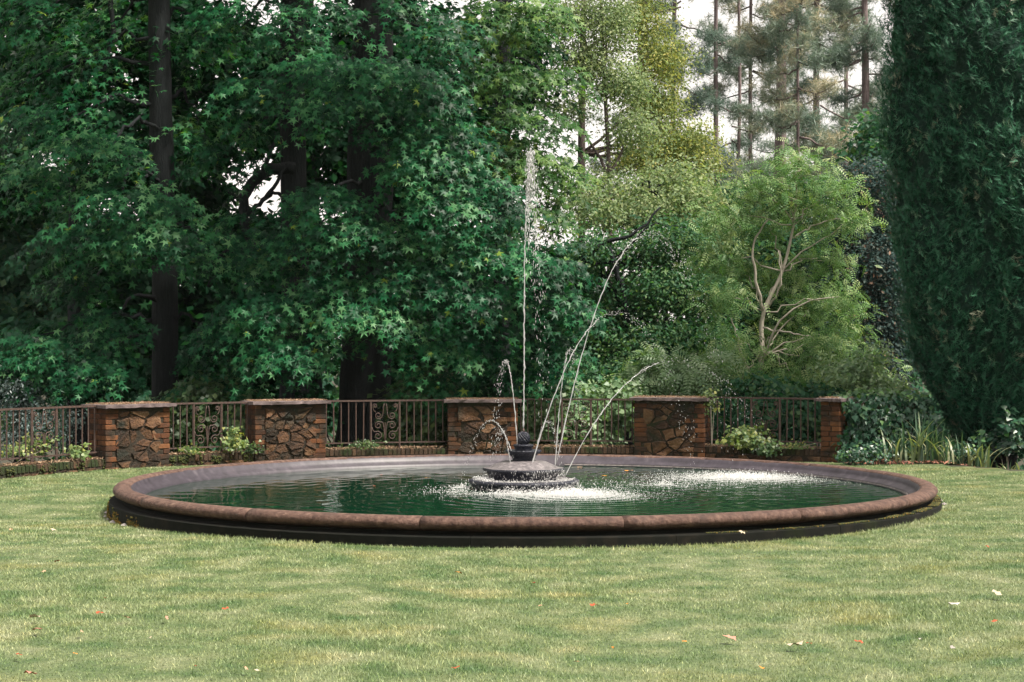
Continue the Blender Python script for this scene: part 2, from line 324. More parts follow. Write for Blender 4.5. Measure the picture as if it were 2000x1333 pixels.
def t_octa():
    return [(1, 0, 0), (-1, 0, 0), (0, 1, 0), (0, -1, 0), (0, 0, 1), (0, 0, -1)], [(0, 2, 4), (2, 1, 4), (1, 3, 4), (3, 0, 4), (2, 0, 5), (1, 2, 5), (3, 1, 5), (0, 3, 5)]
def t_tetra(): return [(1, 0, -0.4), (-0.5, 0.87, -0.4), (-0.5, -0.87, -0.4), (0, 0, 1)], [(0, 1, 3), (1, 2, 3), (2, 0, 3)]
TET = t_tetra()
STAR, DIA, DIAW, IVY, FROND, NEED, CYP, OCT = t_star(), t_diamond(0.5), t_diamond(0.75), t_lobed(), t_frond(), t_needles(), t_cypress(), t_octa()

def twig_leaves(rng, c, r, ntw, size, axis, per=11):
    """sprays of leaves on drooping twigs over the outside of a bough (ellipsoid c, r)"""
    d = nrm(rng.normal(size=(ntw, 3))+np.array([0, -0.45, 0.35]))
    base = c+d*np.asarray(r)*rng.uniform(0.5, 1.0, (ntw, 1))
    out = np.array([c[0]-axis[0], c[1]-axis[1], 0.0]); out = out/max(np.linalg.norm(out), 0.3)
    td = nrm(0.7*out+d*np.array([0.8, 0.8, 0.25])+rng.normal(size=(ntw, 3))*0.3+np.array([0, 0, -0.35]))
    ln = rng.uniform(0.35, 0.8, ntw)
    s = (np.arange(per)+0.5)/per
    c_ = base[:, None, :]+td[:, None, :]*(ln[:, None]*s)[:, :, None]
    c_[:, :, 2] -= 0.4*ln[:, None]*s**2
    side = nrm(np.cross(td, [0, 0, 1.0])); sg = np.where(np.arange(per) % 2 == 0, 1.0, -1.0)
    c_ = c_+side[:, None, :]*(sg*0.085)[None, :, None]+rng.normal(size=c_.shape)*0.035
    N = ntw*per
    nn = np.repeat(0.45*out+0.5*d, per, 0)+np.array([0, -0.35, 0.75])+rng.normal(size=(N, 3))*0.38
    tip = np.repeat(td, per, 0)+(side[:, None, :]*(sg*0.7)[None, :, None]).reshape(N, 3)+np.array([0, 0, -0.45])+rng.normal(size=(N, 3))*0.25
    t = np.clip(rng.uniform(-0.15, 0.2)+np.repeat(rng.uniform(0.0, 0.8, ntw), per)+rng.normal(size=N)*0.15, 0, 0.93)
    t[rng.random(N) < 0.004] = 1.0
    return {'c': c_.reshape(N, 3), 'R': frames(nn, tip), 's': size*rng.choice([0.55, 0.75, 0.95, 1.1, 1.25], N)*rng.uniform(0.9, 1.1, N), 't': t}
def clump_leaves(rng, c, r, ncl, per, size, sigma=0.16, up=0.7, camb=0.25, droop=0.4, shell=0.45, flat=0.6):
    d = nrm(rng.normal(size=(ncl, 3))+np.array([0, -0.25, 0.15]))
    cc = np.asarray(c)+d*np.asarray(r)*(rng.uniform(shell, 1.0, (ncl, 1)))
    N = ncl*per
    pos = np.repeat(cc, per, 0)+rng.normal(size=(N, 3))*sigma*np.array([1, 1, flat])
    nn = np.repeat(d*0.5, per, 0)+np.array([0, -camb, up])+rng.normal(size=(N, 3))*0.55
    tip = np.repeat(d*np.array([1, 1, 0.3]), per, 0)+np.array([0, 0, -droop])+rng.normal(size=(N, 3))*0.6
    t = np.clip(np.repeat(rng.uniform(0.1, 0.8, ncl), per)+rng.normal(size=N)*0.16, 0, 1)
    return {'c': pos, 'R': frames(nn, tip), 's': size*rng.uniform(0.65, 1.25, N), 't': t}

# ------------------------------------------------------------------ ground
BC = np.array([0.15, 19.65])                                    # basin centre
def sm(x):
    x = np.clip(x, 0, 1); return x*x*(3-2*x)
def gz(x, y):
    x = np.asarray(x, float); y = np.asarray(y, float)
    z = -0.085*np.exp(-((x+5.2)**2+(y-18.2)**2)/5.0)+0.05*sm((x-2)/5)+0.012*np.sin(x*0.9+y*0.31)*sm((np.hypot(x-BC[0], y-BC[1])-5)/2)
    rho = np.hypot(x-BC[0], y-BC[1])
    drop = sm((rho-8.45)/2.2)*sm((y-21.0)/3.0)
    z = z-drop*(1.0+0.065*np.clip(y-26, 0, 60))
    return z
def sheet(name, xs, ys, mat, mask=None, off=0.0):
    X, Y = np.meshgrid(xs, ys); Z = gz(X, Y)+off
    V = np.stack([X, Y, Z], -1).reshape(-1, 3); nx = len(xs)
    Fc = []
    for j in range(len(ys)-1):
        for i in range(nx-1):
            if mask is None or mask((xs[i]+xs[i+1])/2, (ys[j]+ys[j+1])/2):
                Fc.append((j*nx+i, j*nx+i+1, (j+1)*nx+i+1, (j+1)*nx+i))
    me = mesh_py(name, V, Fc, mat, True); o = obj(name, me, kind='structure'); return o
is_lawn = lambda x, y: (math.hypot(x-BC[0], y-BC[1]) < 8.3) or y < 22.2
xs = np.concatenate([np.arange(-40, -12, 2.0), np.arange(-12, 12, 0.3), np.arange(12, 41, 2.0)])
ys = np.concatenate([np.arange(-20, 6, 2.0), np.arange(6, 32, 0.3), np.arange(32, 92, 3.0)])
sheet('lawn', xs, ys, M['lawn'], is_lawn)
sheet('forest_floor', xs, ys, M['soil'], lambda x, y: not is_lawn(x, y))
obj('ground', mesh_py('ground', [(-900, -300, -5.6), (900, -300, -5.6), (900, 1500, -5.6), (-900, 1500, -5.6)], [(0, 1, 2, 3)], M['soil']), kind='structure')
# planting bed on the right
bx = np.arange(5.2, 13.1, 0.25); by = np.arange(25.0, 29.1, 0.25)
sheet('flower_bed', bx, by, M['bed'], lambda x, y: y > 25.12+0.12*math.sin(x*2.3)+0.06*math.sin(x*5.1), off=0.012)

# grass blades
rng = np.random.default_rng(11)
def grass():
    Ys = np.sqrt(rng.uniform(7.6**2, 27.6**2, 1150000))
    keep = rng.random(len(Ys)) < np.clip((11.5/Ys)**1.9, 0, 1)
    Ys = Ys[keep]; Xs = rng.uniform(-0.37, 0.37, len(Ys))*Ys
    rho = np.hypot(Xs-BC[0], Ys-BC[1])
    ok = (rho > 4.855) & ((rho < 7.98) | (Ys < 22.0)) & ~((Xs > 5.1) & (Ys > 25.15+0.12*np.sin(Xs*2.3)))
    Xs, Ys, rho = Xs[ok], Ys[ok], rho[ok]; N = len(Xs)
    hgt = rng.uniform(0.014, 0.033, N)*(1+0.5*(rho < 5.05))*(0.8+0.25*np.sin(Xs*1.7+0.6*Ys)*np.sin(Ys*1.1-Xs*0.4))
    w = 0.0012+0.00018*Ys*rng.uniform(0.7, 1.3, N)
    a = rng.uniform(0, 2*math.pi, N)
    lean = rng.normal(size=(N, 2))*0.55*hgt[:, None]
    base = np.stack([Xs, Ys, gz(Xs, Ys)-0.003], -1); sd = np.stack([np.cos(a)*w, np.sin(a)*w, np.zeros(N)], -1)
    tip = base+np.stack([lean[:, 0], lean[:, 1], hgt], -1)
    V = np.stack([base-sd, base+sd, tip], 1)
    t = np.clip(0.5+rng.normal(size=N)*0.2, 0, 0.86); t[rng.random(N) < 0.06] = 1.0
    me = bpy.data.meshes.new('grass'); me.vertices.add(3*N); me.vertices.foreach_set('co', V.astype(np.float32).ravel())
    me.loops.add(3*N); me.loops.foreach_set('vertex_index', np.arange(3*N, dtype=np.int32))
    me.polygons.add(N); me.polygons.foreach_set('loop_start', np.arange(0, 3*N, 3, dtype=np.int32)); me.polygons.foreach_set('loop_total', np.full(N, 3, np.int32))
    at = me.attributes.new('tint', 'FLOAT', 'FACE'); at.data.foreach_set('value', t.astype(np.float32))
    me.materials.append(M['grass']); me.update(calc_edges=True)
    o = obj('grass', me); tag(o, 'short mown grass blades of the pale green lawn', 'grass', kind='stuff')
grass()

# ------------------------------------------------------------------ fountain basin
def lathe_seg(profile, a0, a1, n, center=(0, 0), rng=None, jit=0.0, caps=True, wob=None):
    V, Fc = [], []; m = len(profile)
    for i in range(n+1):
        a = a0+(a1-a0)*i/n
        for (r, z) in profile:
            k = 1+(rng.uniform(-jit, jit) if rng is not None else 0)
            rr = r*k*(wob(a) if wob else 1)
            V.append((center[0]+rr*math.sin(a), center[1]-rr*math.cos(a), z))
    for i in range(n):
        for j in range(m-1):
            Fc.append((i*m+j, (i+1)*m+j, (i+1)*m+j+1, i*m+j+1))
    if caps:
        Fc.append(tuple(range(m))); Fc.append(tuple(n*m+j for j in range(m-1, -1, -1)))
    return V, Fc
basin = thing('fountain_basin', 'large round low stone fountain basin with rounded brown rim on the lawn', 'fountain basin', (BC[0], BC[1], 0))
rg = np.random.default_rng(5)
cop = [(4.62, 0.10), (4.700, 0.145), (4.745, 0.152), (4.782, 0.172), (4.800, 0.202), (4.793, 0.232), (4.768, 0.254), (4.725, 0.267), (4.675, 0.270), (4.630, 0.262), (4.600, 0.243), (4.590, 0.20), (4.60, 0.12)]
NSEG = 16; step = 2*math.pi/NSEG
gap = 0.0006
for k in range(NSEG):
    a0 = math.radians(10.5)+k*step+rg.uniform(-0.03, 0.03)*0
    V, Fc = lathe_seg(cop, a0+gap, a0+step-gap, 14, rng=rg, jit=0.0004)
    dz = rg.uniform(-0.002, 0.002); dr = rg.uniform(-0.002, 0.002)
    V = [(x*(1+dr/4.7), y*(1+dr/4.7), z+dz) for x, y, z in V]
    # chips on the upper arris
    for _ in range(3):
        c = V[rg.integers(len(V))]
        if c[2] > 0.22 and math.hypot(c[0], c[1]) > 4.7:
            V = [tuple(np.array(v)*np.array([1-0.003*math.exp(-((v[0]-c[0])**2+(v[1]-c[1])**2)/0.01)]*2+[1])-np.array([0, 0, 0.012*math.exp(-((v[0]-c[0])**2+(v[1]-c[1])**2)/0.008)])) for v in V]
    obj('coping_stone', mesh_py('coping_stone', V, Fc, M['coping'], True), basin)
    V, Fc = lathe_seg([(4.60, -0.16), (4.845, -0.16), (4.843, 0.088), (4.836, 0.095), (4.78, 0.098), (4.62, 0.103)], a0+gap+0.1, a0+step-gap+0.1, 10, rng=rg, jit=0.0004)
    obj('plinth_block', mesh_py('plinth_block', V, Fc, M['plinth']), basin)
V, Fc = lathe_seg([(4.70, 0.08), (4.705, 0.105), (4.682, 0.118), (4.676, 0.135), (4.70, 0.150)], 0, 2*math.pi, 128, caps=False)
obj('cavetto_moulding', mesh_py('cavetto_moulding', V, Fc, M['plinth'], True), basin)
V, Fc = lathe_seg([(4.615, 0.251), (4.588, 0.236), (4.568, 0.20), (4.545, 0.175), (4.50, 0.150), (4.47, 0.125), (4.46, 0.05), (4.455, -0.4)], 0, 2*math.pi, 160, caps=False, rng=rg, jit=0.0003)
obj('inner_lining', mesh_py('inner_lining', V, Fc, M['inner'], True), basin)
V, Fc = lathe_seg([(4.4655, 0.119), (4.4655, 0.129), (4.478, 0.138), (4.470, 0.142)], math.radians(50), math.radians(172), 60, caps=False)
obj('limescale_line', mesh_py('limescale_line', V, Fc, M['limescale'], True), basin)
# moss on the plinth, pale footing stones
def moss_patch(a0, a1, r0, r1, z0, z1, n, seed, size=0.012, tmin=0.3):
    g = np.random.default_rng(seed)
    a = np.radians(g.uniform(a0, a1, n)); r = g.uniform(r0, r1, n); z = g.uniform(z0, z1, n) if z0 > 0 else z0+np.abs(g.normal(size=n))*(z1-z0)*0.4*(0.35+0.65*np.abs(np.sin(a*23)))
    dens = (np.sin(a*37)+np.sin(a*91+1)+g.normal(size=n)*0.5) > -0.1
    a, r, z = a[dens], r[dens], z[dens]; n = len(a)
    c = np.stack([r*np.sin(a), -r*np.cos(a), z], -1)
    L = {'c': c, 'R': frames(g.normal(size=(n, 3)), g.normal(size=(n, 3))), 's': size*g.uniform(0.5, 1.5, n), 't': np.clip(g.uniform(tmin, 1, n), 0, 1)}
    build_leaves('moss', OCT, L, M['moss'], basin)
moss_patch(-84, -54, 4.842, 4.857, -0.10, 0.05, 5200, 1, size=0.009, tmin=0.5)
moss_patch(-58, -40, 4.842, 4.853, -0.05, 0.00, 250, 2)
moss_patch(50, 84, 4.74, 4.836, 0.10, 0.108, 6000, 3, size=0.006, tmin=-0.6)
moss_patch(20, 50, 4.77, 4.836, 0.10, 0.106, 1500, 4, size=0.006, tmin=-0.8)
for k, a in enumerate(np.radians([-86, -80, -75, -71, -66, -60, 79, 84])):
    r = 4.875; g = np.random.default_rng(k)
    V = np.array(OCT[0])*np.array([0.10, 0.035, 0.022])*g.uniform(0.7, 1.3)
    o = obj('footing_stone', mesh_py('footing_stone', V, OCT[1], M['pale_rock']), basin, (r*math.sin(a), -r*math.cos(a), gz(BC[0]+r*math.sin(a), BC[1]-r*math.cos(a))+0.008))
    o.rotation_euler = (0, 0, a)

# water surface with real ripples
FC = np.array([0.14, 20.15]); WZ = 0.108
SP1, SP2 = np.array([0.72, 19.10]), np.array([3.05, 21.75])
def wave(x, y):
    g = np.random.default_rng(21); z = np.zeros_like(x)
    for _ in range(34):
        lam = g.uniform(0.12, 0.5); a = g.uniform(0, 2*math.pi); k = 2*math.pi/lam
        z += 0.0005*lam*np.sin(k*(x*math.cos(a)+y*math.sin(a))+g.uniform(0, 6.28))
    for c, am, dec in ((SP1, 0.0065, 1.6), (SP2, 0.0065, 1.8), (np.array([-0.55, 20.3]), 0.003, 0.8)):
        d = np.hypot(x-c[0], y-c[1]); z += am*np.sin(2*math.pi*d/0.23)*np.exp(-d/dec)+am*0.6*np.sin(2*math.pi*d/0.13+1)*np.exp(-d/(dec*0.5))
    return z
gx = np.arange(-4.6, 4.61, 0.04); GX, GY = np.meshgrid(gx, gx)
GZ = WZ+wave(GX+BC[0], GY+BC[1]); n = len(gx); inside = np.hypot(GX, GY) < 4.58
V = np.stack([GX, GY, GZ], -1).reshape(-1, 3)
idx = np.arange(n*n).reshape(n, n); q = np.stack([idx[:-1, :-1], idx[:-1, 1:], idx[1:, 1:], idx[1:, :-1]], -1).reshape(-1, 4)
ins = inside.reshape(-1); q = q[ins[q].all(1)]
used = np.unique(q); remap = np.full(n*n, -1); remap[used] = np.arange(len(used))
me = mesh_py('water', V[used], remap[q].tolist(), M['water'], True); obj('water', me, None, (BC[0], BC[1], 0), kind='structure')

# ------------------------------------------------------------------ centre piece
ft = thing('tiered_fountain', 'dark tiered stone fountain with ball finial in the middle of the pool', 'fountain', (FC[0], FC[1], 0))
def lathe(prof, n, mat, name, parent, wob=None, jit=0.0, seed=0, smooth=True):
    V, Fc = lathe_seg(prof, 0, 2*math.pi, n, caps=False, rng=np.random.default_rng(seed), jit=jit, wob=wob)
    m = len(prof)
    for j in range(m): V[n*m+j] = V[j]
    return obj(name, mesh_py(name, V, Fc, mat, smooth), parent)
scal = lambda a: 1+0.012*math.cos(8*a)+0.008*math.cos(3*a+1)
zb = WZ-0.05
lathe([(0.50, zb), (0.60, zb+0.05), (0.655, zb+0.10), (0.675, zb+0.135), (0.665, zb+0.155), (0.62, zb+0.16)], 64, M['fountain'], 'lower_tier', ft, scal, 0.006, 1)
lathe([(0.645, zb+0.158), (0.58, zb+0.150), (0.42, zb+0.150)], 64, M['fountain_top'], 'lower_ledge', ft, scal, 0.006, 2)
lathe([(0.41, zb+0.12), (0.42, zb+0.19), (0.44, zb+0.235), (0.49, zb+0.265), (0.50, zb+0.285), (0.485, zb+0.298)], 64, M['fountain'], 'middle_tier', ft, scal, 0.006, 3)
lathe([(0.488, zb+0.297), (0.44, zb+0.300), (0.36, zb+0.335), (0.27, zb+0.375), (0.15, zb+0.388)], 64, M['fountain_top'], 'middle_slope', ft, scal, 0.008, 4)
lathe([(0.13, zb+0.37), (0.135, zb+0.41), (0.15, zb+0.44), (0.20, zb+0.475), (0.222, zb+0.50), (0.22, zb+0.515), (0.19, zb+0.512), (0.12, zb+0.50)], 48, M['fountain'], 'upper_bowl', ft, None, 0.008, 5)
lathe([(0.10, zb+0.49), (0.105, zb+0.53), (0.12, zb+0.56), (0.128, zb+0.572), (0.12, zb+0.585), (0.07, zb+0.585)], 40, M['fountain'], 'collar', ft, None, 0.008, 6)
# ball finial with knobs
fv, ff = [], []
nr, na = 14, 28
zc = zb+0.655
for i in range(nr+1):
    th = math.pi*i/nr
    for j in range(na):
        a = 2*math.pi*j/na; r = 0.083*(1+0.05*math.cos(i*math.pi)*math.cos(j*math.pi))
        fv.append((r*math.sin(th)*math.cos(a), r*math.sin(th)*math.sin(a), zc+1.05*r*math.cos(th)))
for i in range(nr):
    for j in range(na): ff.append((i*na+j, (i+1)*na+j, (i+1)*na+(j+1) % na, i*na+(j+1) % na))
fin = obj('ball_finial', mesh_py('ball_finial', fv, ff, M['fountain'], False), ft)
V, Fc = tube([(0, 0, zc+0.075), (0, 0, zc+0.10), (0, 0, zc+0.125)], [0.02, 0.014, 0.010], 10)
obj('nozzle', mesh_py('nozzle', V, Fc, M['iron'], True), fin)

# ------------------------------------------------------------------ water jets
def drops(rng, c, s, stretch, vel):
    n = len(c); y = nrm(vel+rng.normal(size=vel.shape)*0.12)
    R = frames(np.cross(y, rng.normal(size=(n, 3))), y)
    R = R.copy(); R[:, :, 1] *= np.asarray(stretch)[:, None]
    return {'c': c, 'R': R, 's': s, 't': np.ones(n)}
def jet(label, p0, apex, land_s, rad, seed, solid=0.9, nd=160, spread=0.03, tail=1.0):
    g = np.random.default_rng(seed); p0 = np.array(p0, float); apex = np.array(apex, float)
    def path(s):
        s = np.asarray(s, float)[..., None]; f = np.concatenate([s, s, 2*s-s*s], -1); return p0+(apex-p0)*f
    def vel(s):
        s = np.asarray(s, float)[..., None]; return (apex-p0)*np.concatenate([np.ones_like(s), np.ones_like(s), 2-2*s+0.02], -1)
    t = thing('water_jet', label, 'water jet', p0, group='water jets of the fountain')
    s = np.linspace(0, solid, 46); pts = path(s)+g.normal(size=(46, 3))*0.0035*np.linspace(0.1, 1.8, 46)[:, None]
    rr = rad*np.linspace(0.58, 0.42, 46)*g.uniform(0.45, 1.4, 46)
    V, Fc = tube(pts-p0, rr, 6); obj('stream', mesh_py('stream', V, Fc, M['spray'], True), t)
    # beads after the stream breaks up
    s = g.uniform(solid*0.72, land_s, nd)**1.0; sp = spread*np.clip((s-solid*0.5), 0.1, 2)[:, None]
    c = path(s)+g.normal(size=(nd, 3))*sp; v = vel(s)
    sz = rad*g.uniform(0.14, 0.40, nd)
    L = drops(g, c, sz, g.uniform(1.5, 5.0, nd)*tail, v)
    build_leaves('droplets', OCT, L, M['spray'], t, p0, smooth=True)
    return t
zt = zc+0.125
# tall centre jet: ragged column that falls back beside itself
g = np.random.default_rng(77)
p0 = np.array([FC[0], FC[1], zt]); top = P(1034, 292, FC[1])
t = thing('water_jet', 'tall straight centre water jet rising from the ball finial', 'water jet', p0, group='water jets of the fountain')
ss = np.linspace(0, 0.92, 90); pts = p0+(top-p0)*ss[:, None]; pts[:, 0] -= 0.05*np.sin(ss*3.1)*ss; pts += g.normal(size=pts.shape)*0.0035*(0.3+ss[:, None]*1.4)
V, Fc = tube(pts-p0, 0.0095*g.uniform(0.5, 1.3, 90)*(1-0.35*ss), 6); obj('stream', mesh_py('stream', V, Fc, M['spray'], True), t)
n = 620; s = 1-np.abs(g.normal(size=n))*0.17; s = np.clip(s, 0.35, 1.02)
c = p0+(top-p0)*s[:, None]; c[:, 0] += g.normal(size=n)*0.018+np.where(g.random(n) < 0.5, g.uniform(0, 0.10, n), 0)*(1.15-s)*3; c[:, 1] += g.normal(size=n)*0.04
L1 = drops(g, c, g.uniform(0.0025, 0.0075, n), g.uniform(2, 6, n), np.tile([0.02, 0, 1.0], (n, 1)))
n = 300; s = g.uniform(0.0, 0.92, n)**0.6
c = p0+(top-p0)*s[:, None]; c[:, 0] = top[0]+0.04+0.14*(1-s)*1.0+g.normal(size=n)*(0.03+0.03*(1-s)); c[:, 1] += g.normal(size=n)*0.10-0.25*(1-s)
L2 = drops(g, c, g.uniform(0.0015, 0.0042, n), g.uniform(3, 10, n), np.tile([0.0, 0, 1.0], (n, 1)))
build_leaves('droplets', OCT, cat([L1, L2]), M['spray'], t, p0, smooth=True)
Yc = FC[1]
jet('narrow water jet arching left, apex beside the tall jet', P(1011, 876, Yc-0.05), P(988, 706, Yc-0.05), 2.02, 0.0115, 1, 0.95, 200, 0.022)
jet('low water jet arching furthest left of the fountain', P(1003, 895, Yc-0.12), P(959, 822, Yc-0.12), 2.25, 0.010, 2, 0.9, 110, 0.012)
jet('shortest broken water jet curling left from the bowl', P(997, 908, Yc-0.2), P(980, 842, Yc-0.2), 2.0, 0.009, 3, 0.8, 110, 0.03)
jet('middle height water jet arching right, crossing in front of the steeper jets', P(1036, 918, Yc-0.25), P(1204, 611, Yc+0.55), 2.0, 0.0105, 4, 0.8, 300, 0.04)
jet('highest arching water jet on the right of the tall jet', P(1087, 905, Yc+0.05), P(1268, 458, Yc+0.85), 2.0, 0.0115, 5, 0.86, 420, 0.07)
jet('long low water jet leaning furthest right of the fountain', P(1103, 932, Yc-0.05), P(1318, 704, Yc+0.9), 1.9, 0.0105, 6, 0.85, 200, 0.05)
jet('low water jet curling right above the upper bowl', P(1044, 900, Yc-0.08), P(1069, 823, Yc-0.05), 2.05, 0.010, 7, 0.85, 150, 0.018)
jet('steep water jet breaking up between the two tallest right jets', P(1084, 915, Yc-0.15), P(1113, 684, Yc-0.1), 1.85, 0.010, 8, 0.85, 190, 0.03)

# foam where the jets land
def foam(label, c, rx, ry, n, seed, spike=0.25, wide=1.0):
    g = np.random.default_rng(seed)
    r = np.abs(g.normal(size=n))*0.55; a = g.uniform(0, 2*math.pi, n)
    x = c[0]+r*np.cos(a)*rx; y = c[1]+r*np.sin(a)*ry
    ok = (np.hypot(x-BC[0], y-BC[1]) < 4.40) & (np.hypot(x-FC[0], y-FC[1]) > 0.60)
    x, y, r = x[ok], y[ok], r[ok]; n = len(x)
    up = (g.random(n) < spike)
    z = WZ+wave(x, y)+0.002+np.where(up, np.abs(g.normal(size=n))*0.03, 0)
    s = g.uniform(0.0015, 0.006, n)*np.clip(1.25-r*0.4, 0.4, 1.2)
    R = frames(np.tile([0, 0, 1.0], (n, 1))+g.normal(size=(n, 3))*0.15, g.normal(size=(n, 3))).copy()
    R[:, :, 0] *= g.uniform(0.8, 2.2, n)[:, None]; R[:, :, 2] *= np.where(up, g.uniform(0.8, 2.0, n), g.uniform(0.3, 0.6, n))[:, None]
    o = build_leaves('splash_foam', TET, {'c': np.stack([x, y, z], -1), 'R': R, 's': s, 't': np.ones(n)}, M['spray'], smooth=True)
    tag(o, label, 'foam')
foam('white churning foam on the water right in front of the fountain', SP1, 0.85, 0.8, 20000, 1)
foam('wide white foam patch near the right far rim of the pool', SP2, 1.2, 1.0, 22000, 2)
foam('small white splash at the left end of the fountain base', np.array([-0.62, 20.25]), 0.18, 0.2, 500, 3)
foam('thin line of splashes along the front of the fountain base', np.array([0.0, 19.25]), 0.75, 0.28, 2600, 4)
foam('loose droplets dancing on the water left of the fountain', np.array([-0.7, 19.6]), 0.7, 0.9, 420, 5, 0.6)
foam('loose droplets between the two foam patches', np.array([1.9, 20.6]), 1.5, 1.0, 1500, 6, 0.4)
# foam heaped on the ledge of the lower tier
g = np.random.default_rng(9); n = 700; a = np.concatenate([g.normal(math.radians(-62), 0.16, 380), g.uniform(-1.3, 1.6, 320)]); r = g.uniform(0.47, 0.64, n)
z = zb+0.155+np.abs(g.normal(size=n))*np.where(np.arange(n) < 380, 0.022, 0.008)
o = build_leaves('ledge_foam', OCT, {'c': np.stack([FC[0]+r*np.sin(a), FC[1]-r*np.cos(a), z], -1), 'R': frames(g.normal(size=(n, 3)), g.normal(size=(n, 3))), 's': g.uniform(0.005, 0.014, n), 't': np.ones(n)}, M['spray'], smooth=True)
tag(o, 'white water spilling over the ledge of the lower fountain tier', 'foam')
n = 620; a = np.concatenate([g.normal(0.75, 0.5, 400), g.uniform(-1.5, 1.7, 220)]); tierm = g.random(n) < 0.6; r = np.where(tierm, 0.50, 0.68)*(1+g.normal(size=n)*0.012)
z = np.where(tierm, zb+0.285-g.uniform(0, 0.12, n), zb+0.15-g.uniform(0, 0.09, n))
L = drops(g, np.stack([FC[0]+r*np.sin(a), FC[1]-r*np.cos(a), z], -1), g.uniform(0.0015, 0.0045, n), g.uniform(2, 6, n), np.tile([0, 0, 1.0], (n, 1)))
o = build_leaves('dripping_water', OCT, L, M['spray'], smooth=True); tag(o, 'thin drips falling from the edges of the fountain tiers', 'drips')
# dark outlet on the far rim
so = thing('overflow_outlet', 'small dark overflow outlet at the far inner rim on the right', 'outlet', (P(1322, 905, 23.85)[0], 23.8, 0.10))
V, Fc = lathe_seg([(0.0, 0.0), (0.075, 0.0), (0.085, 0.03), (0.06, 0.05), (0.0, 0.055)], 0, 2*math.pi, 16, caps=False)
obj('cover', mesh_py('cover', [(x*1.2, y, z) for x, y, z in V], Fc, M['plinth']), so)
V, Fc = tube([(0.05, 0, 0.03), (0.12, -0.02, 0.035), (0.15, -0.03, 0.015)], 0.018, 8); obj('spout', mesh_py('spout', V, Fc, M['plinth']), so)

# ------------------------------------------------------------------ wall: pillars, low walls, railings (concentric with the basin)
def box_mesh(name, mat, bev=0.06, seed=0, jit=0.02):
    bm = bmesh.new(); bmesh.ops.create_cube(bm, size=1.0)
    bmesh.ops.bevel(bm, geom=bm.edges[:], offset=bev, segments=1, affect='EDGES')
    g = random.Random(seed)
    for v in bm.verts: v.co += Vector((g.uniform(-jit, jit), g.uniform(-jit, jit), g.uniform(-jit, jit)))
    me = bpy.data.meshes.new(name); bm.to_mesh(me); bm.free(); me.materials.append(mat); return me
SILLB = [box_mesh('brick', M['sill_brick'], 0.07, s, 0.025) for s in range(4)]
BRICKS = [box_mesh('brick', M['brick'], 0.07, s, 0.025) for s in range(4)]
def brick(parent, x0, x1, y0, y1, z0, z1, g, kind=None):
    o = bpy.data.objects.new('brick', (kind or BRICKS)[g.integers(4)]); link(o, parent)
    o.location = ((x0+x1)/2, (y0+y1)/2+g.uniform(-0.004, 0.004), (z0+z1)/2); o.scale = (x1-x0, y1-y0, z1-z0)
    o.rotation_euler = (0, g.uniform(-0.015, 0.015), g.uniform(-0.02, 0.02)); return o
def clip(poly, p, n):
    out = []
    for i in range(len(poly)):
        a, b = poly[i], poly[(i+1) % len(poly)]; da, db = np.dot(a-p, n), np.dot(b-p, n)
        if da <= 0: out.append(a)
        if da*db < 0: out.append(a+(b-a)*da/(da-db))
    return out
def rubble(parent, u0, u1, w0, w1, yf, n, g, aspect=1.45, proud=(0.008, 0.04)):
    """uneven stones filling a rectangle of the front face (each its own mesh)"""
    pts = []
    for _ in range(2500):
        p = np.array([g.uniform(u0, u1), g.uniform(w0, w1)]); md = math.sqrt((u1-u0)*(w1-w0)/n)*g.choice([0.28, 0.5, 0.75, 1.05])
        if all(math.hypot((p[0]-q[0])/aspect*1.2, p[1]-q[1]) > md for q in pts): pts.append(p)
        if len(pts) >= n: break
    S = np.array([1/aspect, 1.0])
    for i, p in enumerate(pts):
        poly = [np.array(c) for c in ((u0, w0), (u1, w0), (u1, w1), (u0, w1))]
        for j, q in enumerate(pts):
            if i == j: continue
            d = (q-p)*S*S; poly = clip(poly, (p+q)/2, d/np.linalg.norm(d))
            if len(poly) < 3: break
        if len(poly) < 3: continue
        c = np.mean(poly, 0); poly2 = []
        for v in poly:                                   # joint and uneven outline
            d = v-c; l = np.linalg.norm(d)
            if l < 0.012: continue
            poly2.append(c+d*(1-(0.004+abs(g.normal())*0.010)/l*min(1, l/0.03)))
        if len(poly2) < 3: continue
        pj = []
        for a in range(len(poly2)):
            v, w_ = poly2[a], poly2[(a+1) % len(poly2)]; pj.append(v)
            if np.linalg.norm(w_-v) > 0.05: pj.append((v+w_)/2+g.normal(size=2)*0.008-(((v+w_)/2-c)*0.05))
        poly2 = pj
        k = len(poly2); h = g.uniform(*proud); f2 = g.uniform(0.86, 0.95); tx, tz = g.uniform(-0.18, 0.18, 2)
        V = [(v[0]-c[0], 0.03, v[1]-c[1]) for v in poly2]
        V += [((v[0]-c[0])*f2, -h*g.uniform(0.55, 1.15)+tx*(v[0]-c[0])+tz*(v[1]-c[1]), (v[1]-c[1])*f2) for v in poly2]
        V.append((g.uniform(-0.015, 0.015), -h*g.uniform(0.75, 1.1), g.uniform(-0.015, 0.015)))
        Fc = [(a, (a+1) % k, k+(a+1) % k, k+a) for a in range(k)]+[(k+a, k+(a+1) % k, 2*k) for a in range(k)]
        obj('stone', mesh_py('stone', V, Fc, M['stone'], False), parent, (c[0], yf, c[1]))
def box(name, parent, x0, x1, y0, y1, z0, z1, mat, kind=None):
    V = [(x, y, z) for z in (z0, z1) for y in (y0, y1) for x in (x0, x1)]
    Fc = [(0, 2, 3, 1), (4, 5, 7, 6), (0, 1, 5, 4), (1, 3, 7, 5), (3, 2, 6, 7), (2, 0, 4, 6)]
    return obj(name, mesh_py(name, V, Fc, mat), parent, kind=kind)
